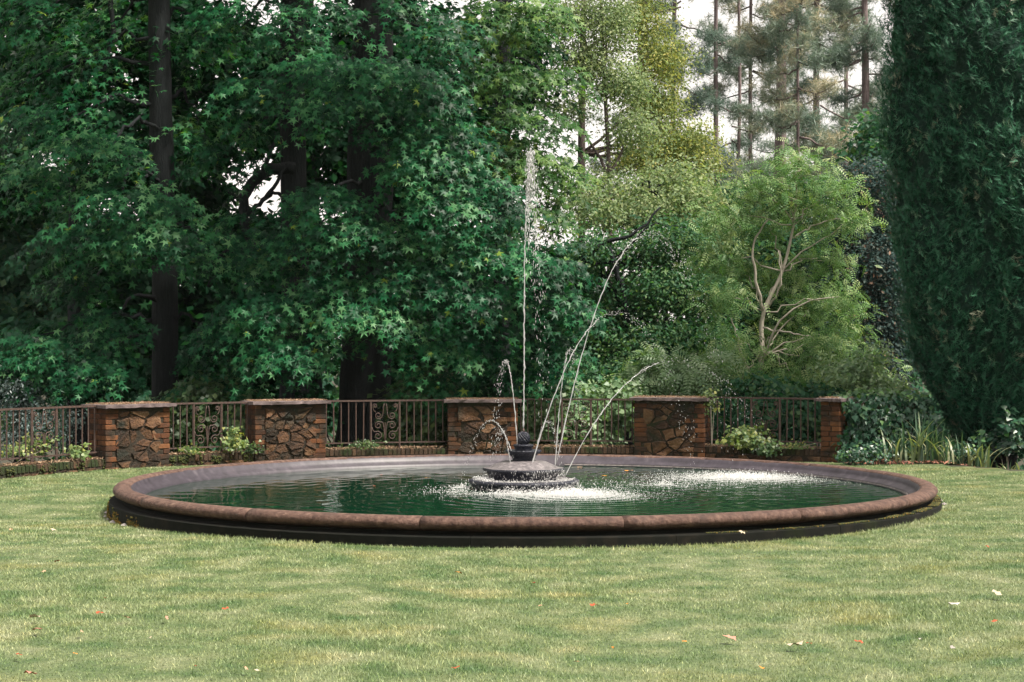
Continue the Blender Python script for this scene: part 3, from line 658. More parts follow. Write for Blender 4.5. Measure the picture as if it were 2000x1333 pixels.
def slab(name, parent, hx, hy0, hy1, z0, z1, mat, g, nx=18, ny=5):
    """stone slab with uneven, chipped edges"""
    V, Fc = [], []; xs_ = np.linspace(-hx, hx, nx); ys_ = np.linspace(hy0, hy1, ny)
    for z in (z0, z1):
        for y in ys_:
            for x in xs_:
                e = (abs(x) > hx*0.99) or y in (hy0, hy1)
                k = 1-(abs(g.normal())*0.006 if e else 0)
                V.append((x*k, y*k+(g.normal()*0.005 if e else 0), z+g.normal()*0.0035-(0.006 if e and z == z1 else 0)))
    N = nx*ny
    for j in range(ny-1):
        for i in range(nx-1):
            a = j*nx+i; Fc.append((a, a+nx, a+nx+1, a+1)); a += N; Fc.append((a, a+1, a+nx+1, a+nx))
    for i in range(nx-1):
        Fc.append((i, i+1, N+i+1, N+i)); a = (ny-1)*nx+i; Fc.append((a+1, a, N+a, N+a+1))
    for j in range(ny-1):
        a = j*nx; Fc.append((a+nx, a, N+a, N+a+nx)); a = j*nx+nx-1; Fc.append((a, a+nx, N+a+nx, N+a))
    return obj(name, mesh_py(name, V, Fc, mat), parent)
def litter(parent, u0, u1, y0, y1, z, n, seed, size=0.05, mat='straw', lift=0.25, up=0.004):
    g = np.random.default_rng(seed)
    x = g.uniform(u0, u1, n); y = g.uniform(y0, y1, n)
    tip = g.normal(size=(n, 3))*np.array([1, 1, lift]); tip[:, 2] = np.abs(tip[:, 2])
    L = {'c': np.stack([x, y, z+g.uniform(0, up, n)], -1), 'R': frames(np.tile([0, 0, 1.], (n, 1))+g.normal(size=(n, 3))*0.5, tip), 's': size*g.uniform(0.4, 1.3, n), 't': g.uniform(0, 1, n)}
    return build_leaves('dry_litter', t_diamond(0.16), L, M[mat], parent)

RW = 8.0                                                    # radius of the wall's front face
def wall_point(phi, r=RW):
    a = math.radians(phi); return BC[0]+r*math.sin(a), BC[1]+r*math.cos(a)
TOPZ = lambda phi: 0.985+0.065*float(sm((phi+5)/40))
def pillar(phi, w, label, seed, depth=0.5, stones=26, sides=(True, True), narrow=False):
    g = np.random.default_rng(seed); x, y = wall_point(phi); z0 = -0.10; top = TOPZ(phi)-0.055
    t = thing('stone_pillar', label, 'pillar', (x, y, 0), -math.radians(phi), 'stone and brick pillars of the garden wall')
    hw = w/2
    box('mortar_core', t, -hw+0.014, hw-0.014, 0.014, depth-0.014, z0, top, M['mortar'])
    ch = 0.081; k = 0; z = -0.04
    while z+0.06 < top:
        zt_ = min(z+ch-0.009, top-0.004); a = 0.225 if (k % 2 == 0) else 0.118
        if narrow:
            brick(t, -hw, hw*0.1 if k % 2 else -hw*0.1, 0, 0.22, z, zt_, g); brick(t, (hw*0.1 if k % 2 else -hw*0.1)+0.01, hw, 0, 0.11 if k % 2 else 0.22, z, zt_, g)
        else:
            for s in (-1, 1):
                b = 0.11 if k % 2 == 0 else 0.225
                aa = a+(0.11 if g.random() < 0.2 else 0)
                x0, x1 = (-hw, -hw+aa) if s < 0 else (hw-aa, hw)
                if aa > 0.25:
                    m_ = (x0+x1)/2; brick(t, x0, m_-0.005, 0, b, z, zt_, g); brick(t, m_+0.005, x1, 0, b, z, zt_, g)
                else: brick(t, x0, x1, 0, b, z, zt_, g)
        for s, vis in zip((-1, 1), sides):                  # end faces
            if not vis: continue
            y0 = (0.11 if (k % 2 == (1 if narrow else 0)) else 0.225)+0.01 if not (narrow and s < 0) else 0.23
            while y0 < depth-0.03:
                y1 = min(y0+0.215, depth); xx = (-hw, -hw+0.10) if s < 0 else (hw-0.10, hw)
                brick(t, xx[0], xx[1], y0, y1, z, zt_, g); y0 = y1+0.01
        z += ch; k += 1
    if not narrow: rubble(t, -hw+0.16, hw-0.16, -0.06, top-0.05, 0.016, stones, g)
    slab('cap_stone', t, hw+0.065, -0.095, depth+0.08, top+0.002, top+0.055, M['cap'], g)
    litter(t, -hw-0.02, hw+0.02, -0.03, depth+0.03, top+0.056, 1500 if not narrow else 400, seed, 0.05, up=0.018)
    return t
PH = [-47.2, -28.0, -4.6, 17.9, 37.7]; PW = [1.16, 1.22, 1.18, 1.20, 0.34]
LB = ['sunlit rubble and brick pillar at the left end of the wall', 'broad dark rubble pillar with straw on its cap in front of the big trunk', 'rubble and brick pillar directly behind the water jets',
      'darkest rubble pillar, right of the jets, with spray falling across it', 'narrow all brick pillar beside the ivy hedge']
pillar(PH[0], PW[0], LB[0], 1, stones=24); pillar(PH[1], PW[1], LB[1], 2, stones=34); pillar(PH[2], PW[2], LB[2], 3, stones=24, sides=(False, False))
pillar(PH[3], PW[3], LB[3], 4, stones=30, sides=(False, True)); pillar(PH[4], PW[4], LB[4], 5, depth=0.46, narrow=True)

# low wall under each railing
SPANS = []                                                  # (phi_mid, length, centre xy)
EDGE = [-72.0]
def edge(phi, w, s): return phi+s*math.degrees(math.asin((w/2)/(RW+0.2)))
segs = [(-71.5, edge(PH[0], PW[0], -1)), (edge(PH[0], PW[0], 1), edge(PH[1], PW[1], -1)), (edge(PH[1], PW[1], 1), edge(PH[2], PW[2], -1)),
        (edge(PH[2], PW[2], 1), edge(PH[3], PW[3], -1)), (edge(PH[3], PW[3], 1), edge(PH[4], PW[4], -1))]
LW = ['mossy low brick and rubble wall at the far left under the railing', 'low mossy brick wall between the two left pillars', 'low wall behind the left half of the pool rim',
      'low wall behind the fountain jets with dry grass on it', 'low brown wall with trailing weeds at the right']
LF = ['rusty scrolled iron railing running out of the picture at left', 'rusty scrolled iron railing between the two left pillars', 'rusty scrolled iron railing against the dark tree trunk',
      'rusty scrolled iron railing behind the water jets', 'rusty scrolled iron railing by the pale barked tree at right']
def tube_obj(name, pts, r, sides, mat, parent):
    V, Fc = tube(pts, r, sides); return obj(name, mesh_py(name, V, Fc, mat, True), parent)
def spiral(cx, cz, r0, r1, a0, turns, n=22):
    out = []
    for i in range(n):
        f = i/(n-1); a = a0+turns*2*math.pi*f; r = r0+(r1-r0)*f; out.append((cx+r*math.cos(a), 0, cz+r*math.sin(a)))
    return out
hh = 0.66                                                    # height of the scroll panel
SC = []
for s in (1, -1):
    def mir(p): return [(s*x, y, z) for x, y, z in p]
    SC.append(mir([(0.015, 0, hh*0.97), (0.03, 0, hh*0.86), (0.035, 0, hh*0.72), (0.055, 0, hh*0.62)]+spiral(0.115, hh*0.66, 0.062, 0.016, math.radians(215), 1.35)))
    SC.append(mir(spiral(0.175, hh*0.90, 0.038, 0.010, math.radians(20), 1.2)[::-1]+[(0.20, 0, hh*0.80), (0.16, 0, hh*0.745)]))
    SC.append(mir([(0.012, 0, hh*0.03), (0.014, 0, hh*0.25), (0.03, 0, hh*0.44), (0.06, 0, hh*0.50)]+spiral(0.118, hh*0.41, 0.066, 0.016, math.radians(130), -1.4)))
    SC.append(mir([(0.225, 0, hh*0.36), (0.205, 0, hh*0.27)]+spiral(0.125, hh*0.15, 0.075, 0.016, math.radians(60), 1.4)))
SCM = []
for p in SC:
    V, Fc = tube(spline(p, 34), 0.0085, 5); SCM.append(mesh_py('scroll', V, Fc, M['iron'], True))
def unit_bar(name, r, h):
    V, Fc = tube([(0, 0, 0), (0, 0, h)], r, 6); return mesh_py(name, V, Fc, M['iron'])
BAR = unit_bar('bar', 0.0115, 0.70); POST = unit_bar('post', 0.021, 0.80)
for i, (pa, pb) in enumerate(segs):
    g = np.random.default_rng(40+i)
    A, B = np.array(wall_point(pa, RW+0.06)), np.array(wall_point(pb, RW+0.06)); mid = (A+B)/2; ln = float(np.linalg.norm(B-A)); phi = (pa+pb)/2
    rz = math.atan2(B[1]-A[1], B[0]-A[0]); dz = TOPZ(phi)-0.985; z0 = float(gz(*mid))
    t = thing('low_wall', LW[i], 'low wall', (mid[0], mid[1], dz), rz, 'low walls between the pillars')
    hl = ln/2-0.006; sill = 0.165
    box('mortar_core', t, -hl, hl, 0.012, 0.36, -0.2, sill-0.012, M['mortar'])
    x = -hl+0.004
    while x+0.05 < hl:
        wv = 0.064*g.uniform(0.9, 1.1); brick(t, x, min(x+wv, hl), -0.004, 0.34, sill-0.105, sill+g.uniform(-0.006, 0.006), g, SILLB); x += wv+0.011
    rubble(t, -hl, hl, -0.09, sill-0.115, 0.014, max(8, int(ln/0.17)), g, aspect=1.8, proud=(0.005, 0.03))
    litter(t, -hl, hl, 0.0, 0.34, sill+0.004, int(420*ln), 70+i, 0.06, up=0.03)
    if i in (0, 1):
        n = 420; L = {'c': np.stack([g.uniform(-hl, hl, n), g.uniform(-0.02, 0.0, n), sill-0.03-np.abs(g.normal(size=n))*0.06], -1), 'R': frames(g.normal(size=(n, 3))+[0, -1, 0], g.normal(size=(n, 3))), 's': g.uniform(0.006, 0.025, n), 't': g.uniform(0, 0.6, n)}
        keep = np.sin(L['c'][:, 0]*9+i)+np.sin(L['c'][:, 0]*23) > 0.2
        build_leaves('moss', OCT, sub(L, keep), M['moss'], t)
    # railing
    A, B = np.array(wall_point(pa, RW+0.22)), np.array(wall_point(pb, RW+0.22)); mid = (A+B)/2; ln = float(np.linalg.norm(B-A)); hl = ln/2
    rz = math.atan2(B[1]-A[1], B[0]-A[0])
    f = thing('iron_railing', LF[i], 'railing', (mid[0], mid[1], dz), rz, 'iron railings of the garden wall')
    top = 0.965; bot = 0.265
    V = [(x, y, z) for z in (top-0.012, top+0.016) for y in (-0.021, 0.021) for x in (-hl-0.05, hl+0.05)]
    box('top_rail', f, -hl, hl, -0.021, 0.021, top-0.012, top+0.016, M['iron'])
    box('bottom_rail', f, -hl, hl, -0.014, 0.014, bot-0.011, bot+0.011, M['iron'])
    cx = {0: None}.get(i, 0.0)
    if cx is None:                                           # panel position of the cut-off railing
        cx = hl-1.12
    for s in (-1, 1):
        o = obj('post', POST, f, (cx+s*0.245, 0, sill+0.0)); o.rotation_euler = (0, 0, 0.3)
    for m in SCM: obj('scroll', m, f, (cx, 0, bot+0.018))
    obj('scroll_stem', BAR, f, (cx, 0.004, bot-0.01)).scale = (0.7, 0.7, 0.5)
    for s in (-1, 1):
        room = (hl-cx if s > 0 else hl+cx)-0.245; nb = max(1, int(round(room/0.118))-1)
        for k in range(nb):
            xx = cx+s*(0.245+(k+1)*room/(nb+0.6))
            if abs(xx) < hl-0.02:
                o = obj('bar', BAR, f, (xx, 0, bot)); o.rotation_euler = (g.uniform(-.006, .006), g.uniform(-.008, .008), g.uniform(0, 1))

# ------------------------------------------------------------------ trees
ALLGUM = []        # (tree root, base, leaves)
def limb(parent, base, pts, r0, r1, mat, name='branch', sides=7, n=12, seed=0, wig=0.05):
    g = np.random.default_rng(seed); p = spline(pts, n)
    p[1:-1] += g.normal(size=p[1:-1].shape)*wig
    V, Fc = tube(p-base, np.linspace(r0, r1, n), sides); return obj(name, mesh_py(name, V, Fc, mat, True), parent)
def trunk_mesh(parent, base, pts, rad, mat, seed=0, sides=18, n=26, flare=1.35):
    g = np.random.default_rng(seed); p = spline(pts, n); r = np.interp(np.linspace(0, 1, n), np.linspace(0, 1, len(rad)), rad)
    r[:4] *= np.linspace(flare, 1.05, 4)
    V, Fc = tube(p-base, r, sides, g, 0.05); return obj('trunk', mesh_py('trunk', V, Fc, mat, True), parent)
def gum_tree(label, px, Y, w_px, lean, boughs, seed, size=0.165, dens=1.0, top=12.0):
    g = np.random.default_rng(seed); b = P(px, 780, Y); b[2] = float(gz(b[0], Y))-0.1
    t = thing('sweetgum_tree', label, 'tree', b, group='star leaved trees behind the wall')
    r = w_px/F*Y/2; tp = b+np.array([lean, 0.2, top-b[2]])
    trunk_mesh(t, b, [b, b+(tp-b)*0.33+[0.03, 0, 0], b+(tp-b)*0.66-[0.03, 0, 0], tp], [r*1.12, r*0.98, r*0.85, r*0.55], M['bark_dark'], seed)
    Ls = []
    for k, (bx_, by_, bY, rx, rz_, ntw) in enumerate(boughs):
        c = P(bx_, by_, bY); rr = np.array([rx/F*bY, min(0.9, 0.5*(rx+rz_)/F*bY*1.2), 0.78*rz_/F*bY])
        Ls.append(twig_leaves(g, c, rr, int(ntw*dens), size, b))
        f = np.clip((c[2]-b[2]+0.5)/(tp[2]-b[2]), 0.12, 0.97); s0 = b+(tp-b)*f
        midp = s0*0.5+c*0.5+np.array([0, 0, 0.28+0.15*g.random()])
        limb(t, b, [s0, midp, c+np.array([0, 0, 0.05])], min(0.045, r*0.3), 0.012, M['bark_dark'], seed=seed*50+k, wig=0.04)
    ALLGUM.append([t, b, cat(Ls)]); return t
T1 = [(60, 40, 28.6, 120, 70, 62), (150, 130, 29.2, 120, 80, 60), (230, 60, 29.8, 110, 80, 46), (120, 250, 28.6, 110, 70, 60), (60, 350, 28.4, 90, 60, 50), (200, 300, 28.2, 110, 55, 62), (255, 395, 27.9, 120, 55, 84),
      (170, 470, 28.1, 100, 50, 74), (290, 460, 27.8, 90, 50, 70), (170, 560, 28.6, 60, 40, 34), (60, 680, 27.9, 110, 50, 80), (170, 725, 27.9, 95, 48, 66), (215, 640, 28.4, 60, 45, 40), (20, 740, 28.2, 90, 40, 40),
      (420, 500, 29.2, 60, 60, 36), (425, 680, 29.3, 50, 55, 34), (400, 100, 30.2, 90, 90, 46), (400, 260, 30.2, 90, 80, 46), (10, 180, 29.5, 60, 60, 26),
      (150, -120, 29.0, 220, 110, 110), (350, -120, 30.0, 200, 110, 90), (150, -300, 29.5, 220, 130, 90), (60, -160, 26.6, 170, 60, 120), (330, -190, 26.8, 170, 60, 120)]  # nearest boughs hang out of view above, added to shade the crown
T2 = [(470, 60, 29.8, 100, 90, 56), (500, 190, 29.6, 90, 70, 50), (450, 300, 29.9, 70, 50, 30), (600, 60, 29.4, 90, 80, 46), (530, 610, 28.6, 100, 55, 74), (560, 690, 28.3, 80, 45, 64), (470, 660, 28.8, 80, 55, 52), (430, 755, 29.0, 90, 35, 38),
      (520, 520, 29.2, 70, 45, 40), (480, 440, 29.6, 60, 40, 22), (500, -120, 30.0, 220, 110, 100), (550, -300, 30.0, 220, 130, 90), (600, -190, 26.6, 170, 60, 120)]  # final bough is an unseen forward overhang, added to shade the leaves below
T3 = [(640, 150, 28.7, 95, 55, 74), (750, 150, 28.4, 110, 50, 90), (830, 205, 28.5, 80, 50, 62), (680, 215, 28.3, 100, 45, 74), (800, 265, 28.5, 60, 35, 36), (630, 400, 28.6, 90, 50, 70), (690, 465, 28.4, 80, 45, 70), (600, 470, 28.8, 70, 50, 46),
      (820, 320, 28.5, 75, 65, 74), (860, 400, 28.4, 75, 60, 74), (900, 290, 28.9, 70, 70, 56), (920, 480, 28.5, 80, 50, 66), (960, 390, 28.8, 70, 60, 56), (770, 560, 28.6, 80, 40, 50), (700, 620, 28.2, 90, 40, 68), (640, 560, 28.6, 70, 45, 44),
      (850, 550, 28.5, 80, 45, 56), (930, 590, 28.3, 100, 40, 70), (1040, 520, 28.3, 90, 45, 80), (1100, 600, 28.3, 50, 55, 52), (1080, 690, 28.4, 50, 50, 46), (860, 680, 28.7, 90, 45, 48), (970, 650, 28.8, 80, 45, 46), (1000, 720, 29.2, 70, 40, 34),
      (850, 745, 29.2, 80, 35, 44), (790, 460, 28.9, 70, 50, 44), (760, 40, 29.8, 110, 50, 30), (860, 90, 29.6, 70, 90, 50), (700, -140, 29.6, 220, 90, 90), (850, -300, 29.8, 240, 130, 100), (880, -190, 26.8, 170, 60, 110), (740, -230, 26.2, 150, 60, 90)]  # forward boughs above the view, added to throw shade on the crown
T4 = [(950, 50, 30.6, 110, 70, 70), (1040, 50, 30.8, 70, 70, 56), (960, 160, 30.4, 100, 60, 70), (1020, 250, 30.4, 90, 60, 70), (1060, 340, 30.4, 70, 60, 60), (1040, 430, 30.2, 70, 50, 46), (1000, 320, 30.2, 80, 60, 46), (1080, 170, 31.0, 60, 50, 34), (960, -120, 30.8, 200, 100, 90)]
gum_tree('tall star leaved tree with straight dark trunk at the far left', 322, 29.5, 50, -0.15, T1, 101)
gum_tree('star leaved tree with a half hidden trunk between the left pillars', 572, 30.6, 56, 0.0, T2, 102)
t3 = gum_tree('biggest star leaved tree with the widest blackish trunk and drooping boughs', 704, 31.0, 96, 0.35, T3, 103)
gum_tree('star leaved tree just left of the tall water jet with sunlit upper leaves', 972, 31.6, 34, 0.2, T4, 104)
# arching bare limbs in the gap of the left trees
tr2 = ALLGUM[1][0]; b2 = ALLGUM[1][1]
for pts, r0, r1 in (([P(575, 330, 30.4), P(520, 335, 30.2), P(480, 380, 30.1), P(478, 440, 30.1), P(498, 495, 30.1)], 0.12, 0.07), ([P(498, 495, 30.1), P(450, 490, 30.0), P(420, 520, 30.0), P(408, 560, 30.0)], 0.085, 0.04),
                    ([P(480, 380, 30.1), P(505, 350, 30.1), P(530, 290, 30.2), P(545, 240, 30.3)], 0.05, 0.03), ([P(478, 420, 30.1), P(520, 385, 30.0), P(560, 320, 30.2)], 0.05, 0.03),
                    ([P(215, 0, 29.4), P(218, 80, 29.3), P(205, 130, 29.2), P(190, 150, 29.2)], 0.05, 0.025), ([P(245, 290, 29.2), P(250, 330, 29.1), P(240, 370, 29.0)], 0.03, 0.02)):
    limb(tr2, b2, pts, r0, r1, M['bark_dark'], seed=int(pts[0][0]*100) % 97, wig=0.02, n=16)
# front leaves of the star leaved trees become pieces of their own; the rest stays one crown
allc = np.concatenate([a[2]['c'] for a in ALLGUM]); own = np.concatenate([np.full(len(a[2]['s']), i) for i, a in enumerate(ALLGUM)]); li = np.concatenate([np.arange(len(a[2]['s'])) for a in ALLGUM])
pxs = CX+F*allc[:, 0]/allc[:, 1]; pys = HY-F*(allc[:, 2]-H)/allc[:, 1]
vis = (pxs > 5) & (pxs < 1995) & (pys > 5) & (pys < 770)
order = np.argsort(allc[:, 1]); order = order[vis[order]]
seen, pick = set(), [[] for _ in ALLGUM]
for j in order:
    key = (int(pxs[j]//24), int(pys[j]//24))
    if key in seen: continue
    seen.add(key); pick[own[j]].append(li[j])
SLM = []
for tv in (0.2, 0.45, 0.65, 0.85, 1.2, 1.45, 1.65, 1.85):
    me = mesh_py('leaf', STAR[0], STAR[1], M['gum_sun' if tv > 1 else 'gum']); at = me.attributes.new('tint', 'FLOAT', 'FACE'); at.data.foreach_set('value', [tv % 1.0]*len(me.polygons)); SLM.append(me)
for i, (t, b, L) in enumerate(ALLGUM):
    ids = pick[i][:230]
    mask = np.ones(len(L['s']), bool); mask[ids] = False
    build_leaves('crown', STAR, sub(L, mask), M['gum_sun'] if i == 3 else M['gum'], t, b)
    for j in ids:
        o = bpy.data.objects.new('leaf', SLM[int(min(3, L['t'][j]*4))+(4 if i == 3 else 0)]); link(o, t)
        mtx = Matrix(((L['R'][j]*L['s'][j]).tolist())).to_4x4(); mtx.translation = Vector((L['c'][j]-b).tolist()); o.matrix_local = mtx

def leafy(name, label, category, px, Y, trunk, blobs, leaf, size, mat, bark, seed, per=16, sigma=0.16, group=None, nlimb=None, up=0.7, camb=0.25, droop=0.4, shell=0.45, flat=0.6, limb_w=0.045):
    """tree or shrub: trunk (list of (px,py,width px)) or None, blobs (px,py,Y,rx,rz,clumps)"""
    g = np.random.default_rng(seed); b = P(px, 780, Y); b[2] = float(gz(b[0], Y))-0.05
    t = thing(name, label, category, b, group=group); tops = b+np.array([0, 0, 0.6])
    if trunk:
        pts = [b]+[P(a, c, Y) for a, c, w in trunk]; rad = [trunk[0][2]*1.1]+[w for a, c, w in trunk]
        trunk_mesh(t, b, pts, [w/F*Y/2 for w in rad], M[bark], seed, sides=12, n=max(10, 5*len(pts)))
    Ls = []
    for k, (bx_, by_, bY, rx, rz_, ncl) in enumerate(blobs):
        c = P(bx_, by_, bY); rr = np.array([rx/F*bY, 0.5*(rx+rz_)/F*bY, rz_/F*bY])
        Ls.append(clump_leaves(g, c, rr, ncl, per, size, sigma, up, camb, droop, shell, flat))
        if bark and (nlimb is None or k < nlimb):
            if trunk:
                arr = np.array(pts); f = np.argmin(np.abs(arr[:, 2]-(c[2]-0.5))); s0 = arr[f]
                if f == 0: s0 = arr[0]*0.5+arr[min(1, len(arr)-1)]*0.5
            else: s0 = b
            w0 = limb_w if trunk else 0.02
            limb(t, b, [s0, s0*0.45+c*0.55+np.array([0, 0, 0.12]), c], w0, 0.008, M[bark], seed=seed*31+k, wig=0.04, sides=5, n=9)
    build_leaves('crown', leaf, cat(Ls), M[mat], t, b); return t

# trees behind the left group, closing the wood
GB = 'dark trees behind the star leaved trees'
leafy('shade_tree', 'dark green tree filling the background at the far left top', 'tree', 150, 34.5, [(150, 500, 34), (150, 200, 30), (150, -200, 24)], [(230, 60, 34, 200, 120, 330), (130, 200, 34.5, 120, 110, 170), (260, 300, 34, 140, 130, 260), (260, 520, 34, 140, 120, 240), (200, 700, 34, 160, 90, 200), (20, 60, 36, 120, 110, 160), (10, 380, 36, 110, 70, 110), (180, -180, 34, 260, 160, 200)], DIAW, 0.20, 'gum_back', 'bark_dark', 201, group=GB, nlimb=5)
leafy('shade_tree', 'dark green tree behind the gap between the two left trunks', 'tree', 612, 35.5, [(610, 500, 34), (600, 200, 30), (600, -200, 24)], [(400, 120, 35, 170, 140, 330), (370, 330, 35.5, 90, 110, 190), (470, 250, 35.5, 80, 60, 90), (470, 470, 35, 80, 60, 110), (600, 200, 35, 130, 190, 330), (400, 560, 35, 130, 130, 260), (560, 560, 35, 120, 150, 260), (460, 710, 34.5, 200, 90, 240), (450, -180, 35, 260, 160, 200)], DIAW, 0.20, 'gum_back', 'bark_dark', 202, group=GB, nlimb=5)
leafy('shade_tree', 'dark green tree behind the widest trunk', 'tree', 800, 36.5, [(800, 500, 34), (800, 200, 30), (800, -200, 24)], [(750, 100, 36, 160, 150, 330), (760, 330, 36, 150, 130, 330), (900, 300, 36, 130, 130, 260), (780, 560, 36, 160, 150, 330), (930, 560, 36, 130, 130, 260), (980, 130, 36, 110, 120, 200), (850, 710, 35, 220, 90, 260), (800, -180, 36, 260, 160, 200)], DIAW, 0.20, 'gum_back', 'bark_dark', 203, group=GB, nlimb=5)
leafy('blue_green_tree', 'bluish dark bush in shadow at the left edge below the sunlit sprays', 'tree', 40, 38.0, [(40, 600, 20), (40, 450, 14)], [(40, 560, 38, 130, 110, 380), (-60, 480, 38, 120, 160, 220), (90, 690, 37, 130, 80, 200), (10, 260, 39, 70, 110, 150), (60, 410, 38.5, 120, 90, 240), (60, 130, 39, 90, 90, 120), (390, 400, 38, 60, 60, 90)], DIAW, 0.20, 'under', 'bark_dark', 204, nlimb=2)
leafy('silver_shrub', 'small silvery shrub behind the railing at the far left', 'shrub', 40, 27.6, None, [(30, 780, 27.5, 60, 50, 110), (90, 830, 27.4, 80, 45, 120), (20, 860, 27.4, 60, 40, 60)], DIA, 0.06, 'silver', 'bark_dark', 205, sigma=0.10)
# middle and right trees
leafy('yellow_green_tree', 'tall yellow green tree with thin grey trunk right of the tall jet', 'tree', 1136, 38.0, [(1136, 450, 14), (1136, 300, 15), (1138, 100, 12), (1145, -150, 8)],
      [(1250, 40, 38, 70, 80, 110), (1290, 120, 38, 60, 70, 100), (1270, 210, 38, 80, 60, 110), (1340, 280, 38, 60, 50, 90), (1370, 330, 38, 40, 40, 40), (1270, 310, 38, 90, 50, 120), (1310, 380, 37.5, 90, 40, 110), (1250, -90, 38, 120, 80, 110), (1200, 410, 37, 90, 40, 80)],
      DIA, 0.085, 'yellow_tree', 'bark_pine', 301, per=36, sigma=0.24, shell=0.15, up=0.3)
leafy('light_leaved_tree', 'airy light green tree between the tall jet and the yellow green tree', 'tree', 1190, 36.5, [(1190, 600, 10), (1190, 350, 9), (1180, 150, 7), (1170, -100, 5)],
      [(1110, 40, 36.5, 70, 70, 90), (1190, 50, 36.5, 70, 80, 100), (1140, 130, 36.5, 80, 60, 100), (1210, 170, 36.5, 70, 50, 90), (1230, 260, 36.5, 60, 50, 60), (1110, 220, 36.5, 40, 40, 30), (1160, -90, 36.5, 120, 80, 90), (1170, 360, 36.5, 60, 40, 40)],
      DIA, 0.085, 'airy', 'bark_pine', 311, per=36, sigma=0.24, shell=0.15, up=0.3)
leafy('small_leaved_tree', 'arching green tree with a bare dark low limb right of the jets', 'tree', 1225, 33.5, [(1228, 660, 14), (1180, 540, 12), (1150, 480, 9)],
      [(1160, 500, 33.5, 70, 45, 70), (1250, 500, 33.8, 80, 45, 80), (1330, 480, 33.5, 80, 60, 100), (1290, 570, 33.2, 100, 50, 110), (1210, 590, 33.8, 80, 40, 80), (1370, 580, 33.2, 70, 60, 90), (1180, 650, 33.5, 80, 40, 80), (1260, 665, 33, 100, 45, 100), (1360, 670, 33, 80, 50, 90), (1150, 740, 33, 90, 50, 90), (1250, 745, 32.5, 90, 40, 90), (1350, 745, 32.5, 90, 40, 80)],
      DIA, 0.10, 'mid', 'bark_dark', 302, per=30, sigma=0.24, up=0.5, shell=0.2)
leafy('small_leaved_tree', 'loose mid green tree under the yellow green crown', 'tree', 1300, 35.0, [(1300, 600, 10), (1295, 480, 8), (1280, 380, 5)],
      [(1130, 400, 35, 60, 45, 50), (1200, 430, 35, 70, 40, 60), (1280, 420, 35, 80, 45, 80), (1360, 400, 35, 60, 50, 70), (1390, 470, 34.6, 50, 50, 60), (1250, 370, 35.4, 60, 35, 36), (1330, 350, 35.4, 60, 35, 40)],
      DIA, 0.10, 'airy', 'bark_dark', 316, per=28, sigma=0.26, up=0.4, shell=0.15)
tt = bpy.data.objects['small_leaved_tree']; bb = np.array(tt.location)
for pts, r0, r1 in (([P(1130, 510, 33.2), P(1180, 475, 33.1), P(1240, 455, 33.0), P(1290, 405, 33.0)], 0.06, 0.02), ([P(1135, 512, 33.2), P(1200, 508, 33.1), P(1270, 440, 33.0), P(1340, 445, 33.0)], 0.035, 0.012), ([P(1228, 640, 33), P(1215, 560, 33), P(1190, 480, 33)], 0.07, 0.04)):
    limb(tt, bb, pts, r0, r1, M['bark_dark'], seed=7, wig=0.02)
def pine(label, px, Y, w, seed, z0f=2.0, top_py=-350, nl=26, lean=0, tan=0.0, reach=2.4, clear=400):
    g = np.random.default_rng(seed); b = P(px, 780, Y); b[2] = float(gz(b[0], Y))-0.2; tp = P(px+lean, top_py, Y)
    t = thing('pine_tree', label, 'tree', b, group='tall pines against the pale sky')
    r = w/F*Y/2; trunk_mesh(t, b, [b, b*0.7+tp*0.3+[g.normal()*0.10, 0, 0], b*0.4+tp*0.6+[g.normal()*0.12, 0, 0], tp], [r*1.25, r*1.05, r*0.8, r*0.4], M['bark_pine'], seed, sides=12, n=20)
    Ls = []; zlo = P(px, clear, Y)[2]
    for k in range(nl):
        f = g.uniform(zlo, tp[2]-0.5); s0 = b+(tp-b)*(f-b[2])/(tp[2]-b[2]); a = g.uniform(0, 2*math.pi); ln = reach*g.uniform(0.45, 1.0)*(0.5+0.5*(tp[2]-f)/(tp[2]-zlo))
        d = np.array([math.cos(a), math.sin(a)*0.8, 0]); e = s0+d*ln+[0, 0, -0.1*ln+0.25*g.random()]; m = s0+d*ln*0.55+[0, 0, -0.18*ln]
        limb(t, b, [s0, m, e], 0.035, 0.01, M['bark_pine'], seed=seed*77+k, wig=0.03, sides=5, n=8)
        nt = int(34+ln*26); ctr = g.uniform(0.4, 1.05, 5); u = np.clip(g.choice(ctr, nt)+g.normal(size=nt)*0.05, 0.2, 1.1); c = (s0*(1-u[:, None])**2+2*u[:, None]*(1-u[:, None])*m+u[:, None]**2*e)+g.normal(size=(nt, 3))*np.array([0.2, 0.2, 0.15])
        tip = np.tile(d*0.6+[0, 0, 0.35], (nt, 1))+g.normal(size=(nt, 3))*0.6
        Ls.append({'c': c, 'R': frames(g.normal(size=(nt, 3)), tip), 's': 0.30*g.uniform(0.7, 1.2, nt), 't': np.clip(g.uniform(0, 0.7)+0.7*tan+g.normal(size=nt)*0.15, 0, 1)})
    build_leaves('needles', NEED, cat(Ls), M['needle'], t, b); return t
pine('thickest pine trunk in the bright gap at upper right', 1525, 48, 26, 401, nl=30, tan=0.15, reach=2.2)
pine('slimmer pine right of the thickest pine trunk', 1602, 52, 15, 402, nl=30, tan=0.25, reach=2.2)
pine('dark pine nearest the big cypress', 1690, 50, 18, 403, nl=46, lean=-8, reach=1.9)
pine('thin pine, left one of two close together in the bright gap', 1402, 56, 11, 404, nl=24, reach=2.0)
pine('thin pine, right one of two close together in the bright gap', 1426, 58, 8, 405, nl=20, reach=1.8, lean=6)
pine('pine half hidden behind the yellow green tree', 1262, 56, 26, 406, nl=30, reach=2.6)
pine('far pine low between the thick trunk and the cypress', 1556, 64, 11, 407, nl=34, reach=2.4, clear=460)
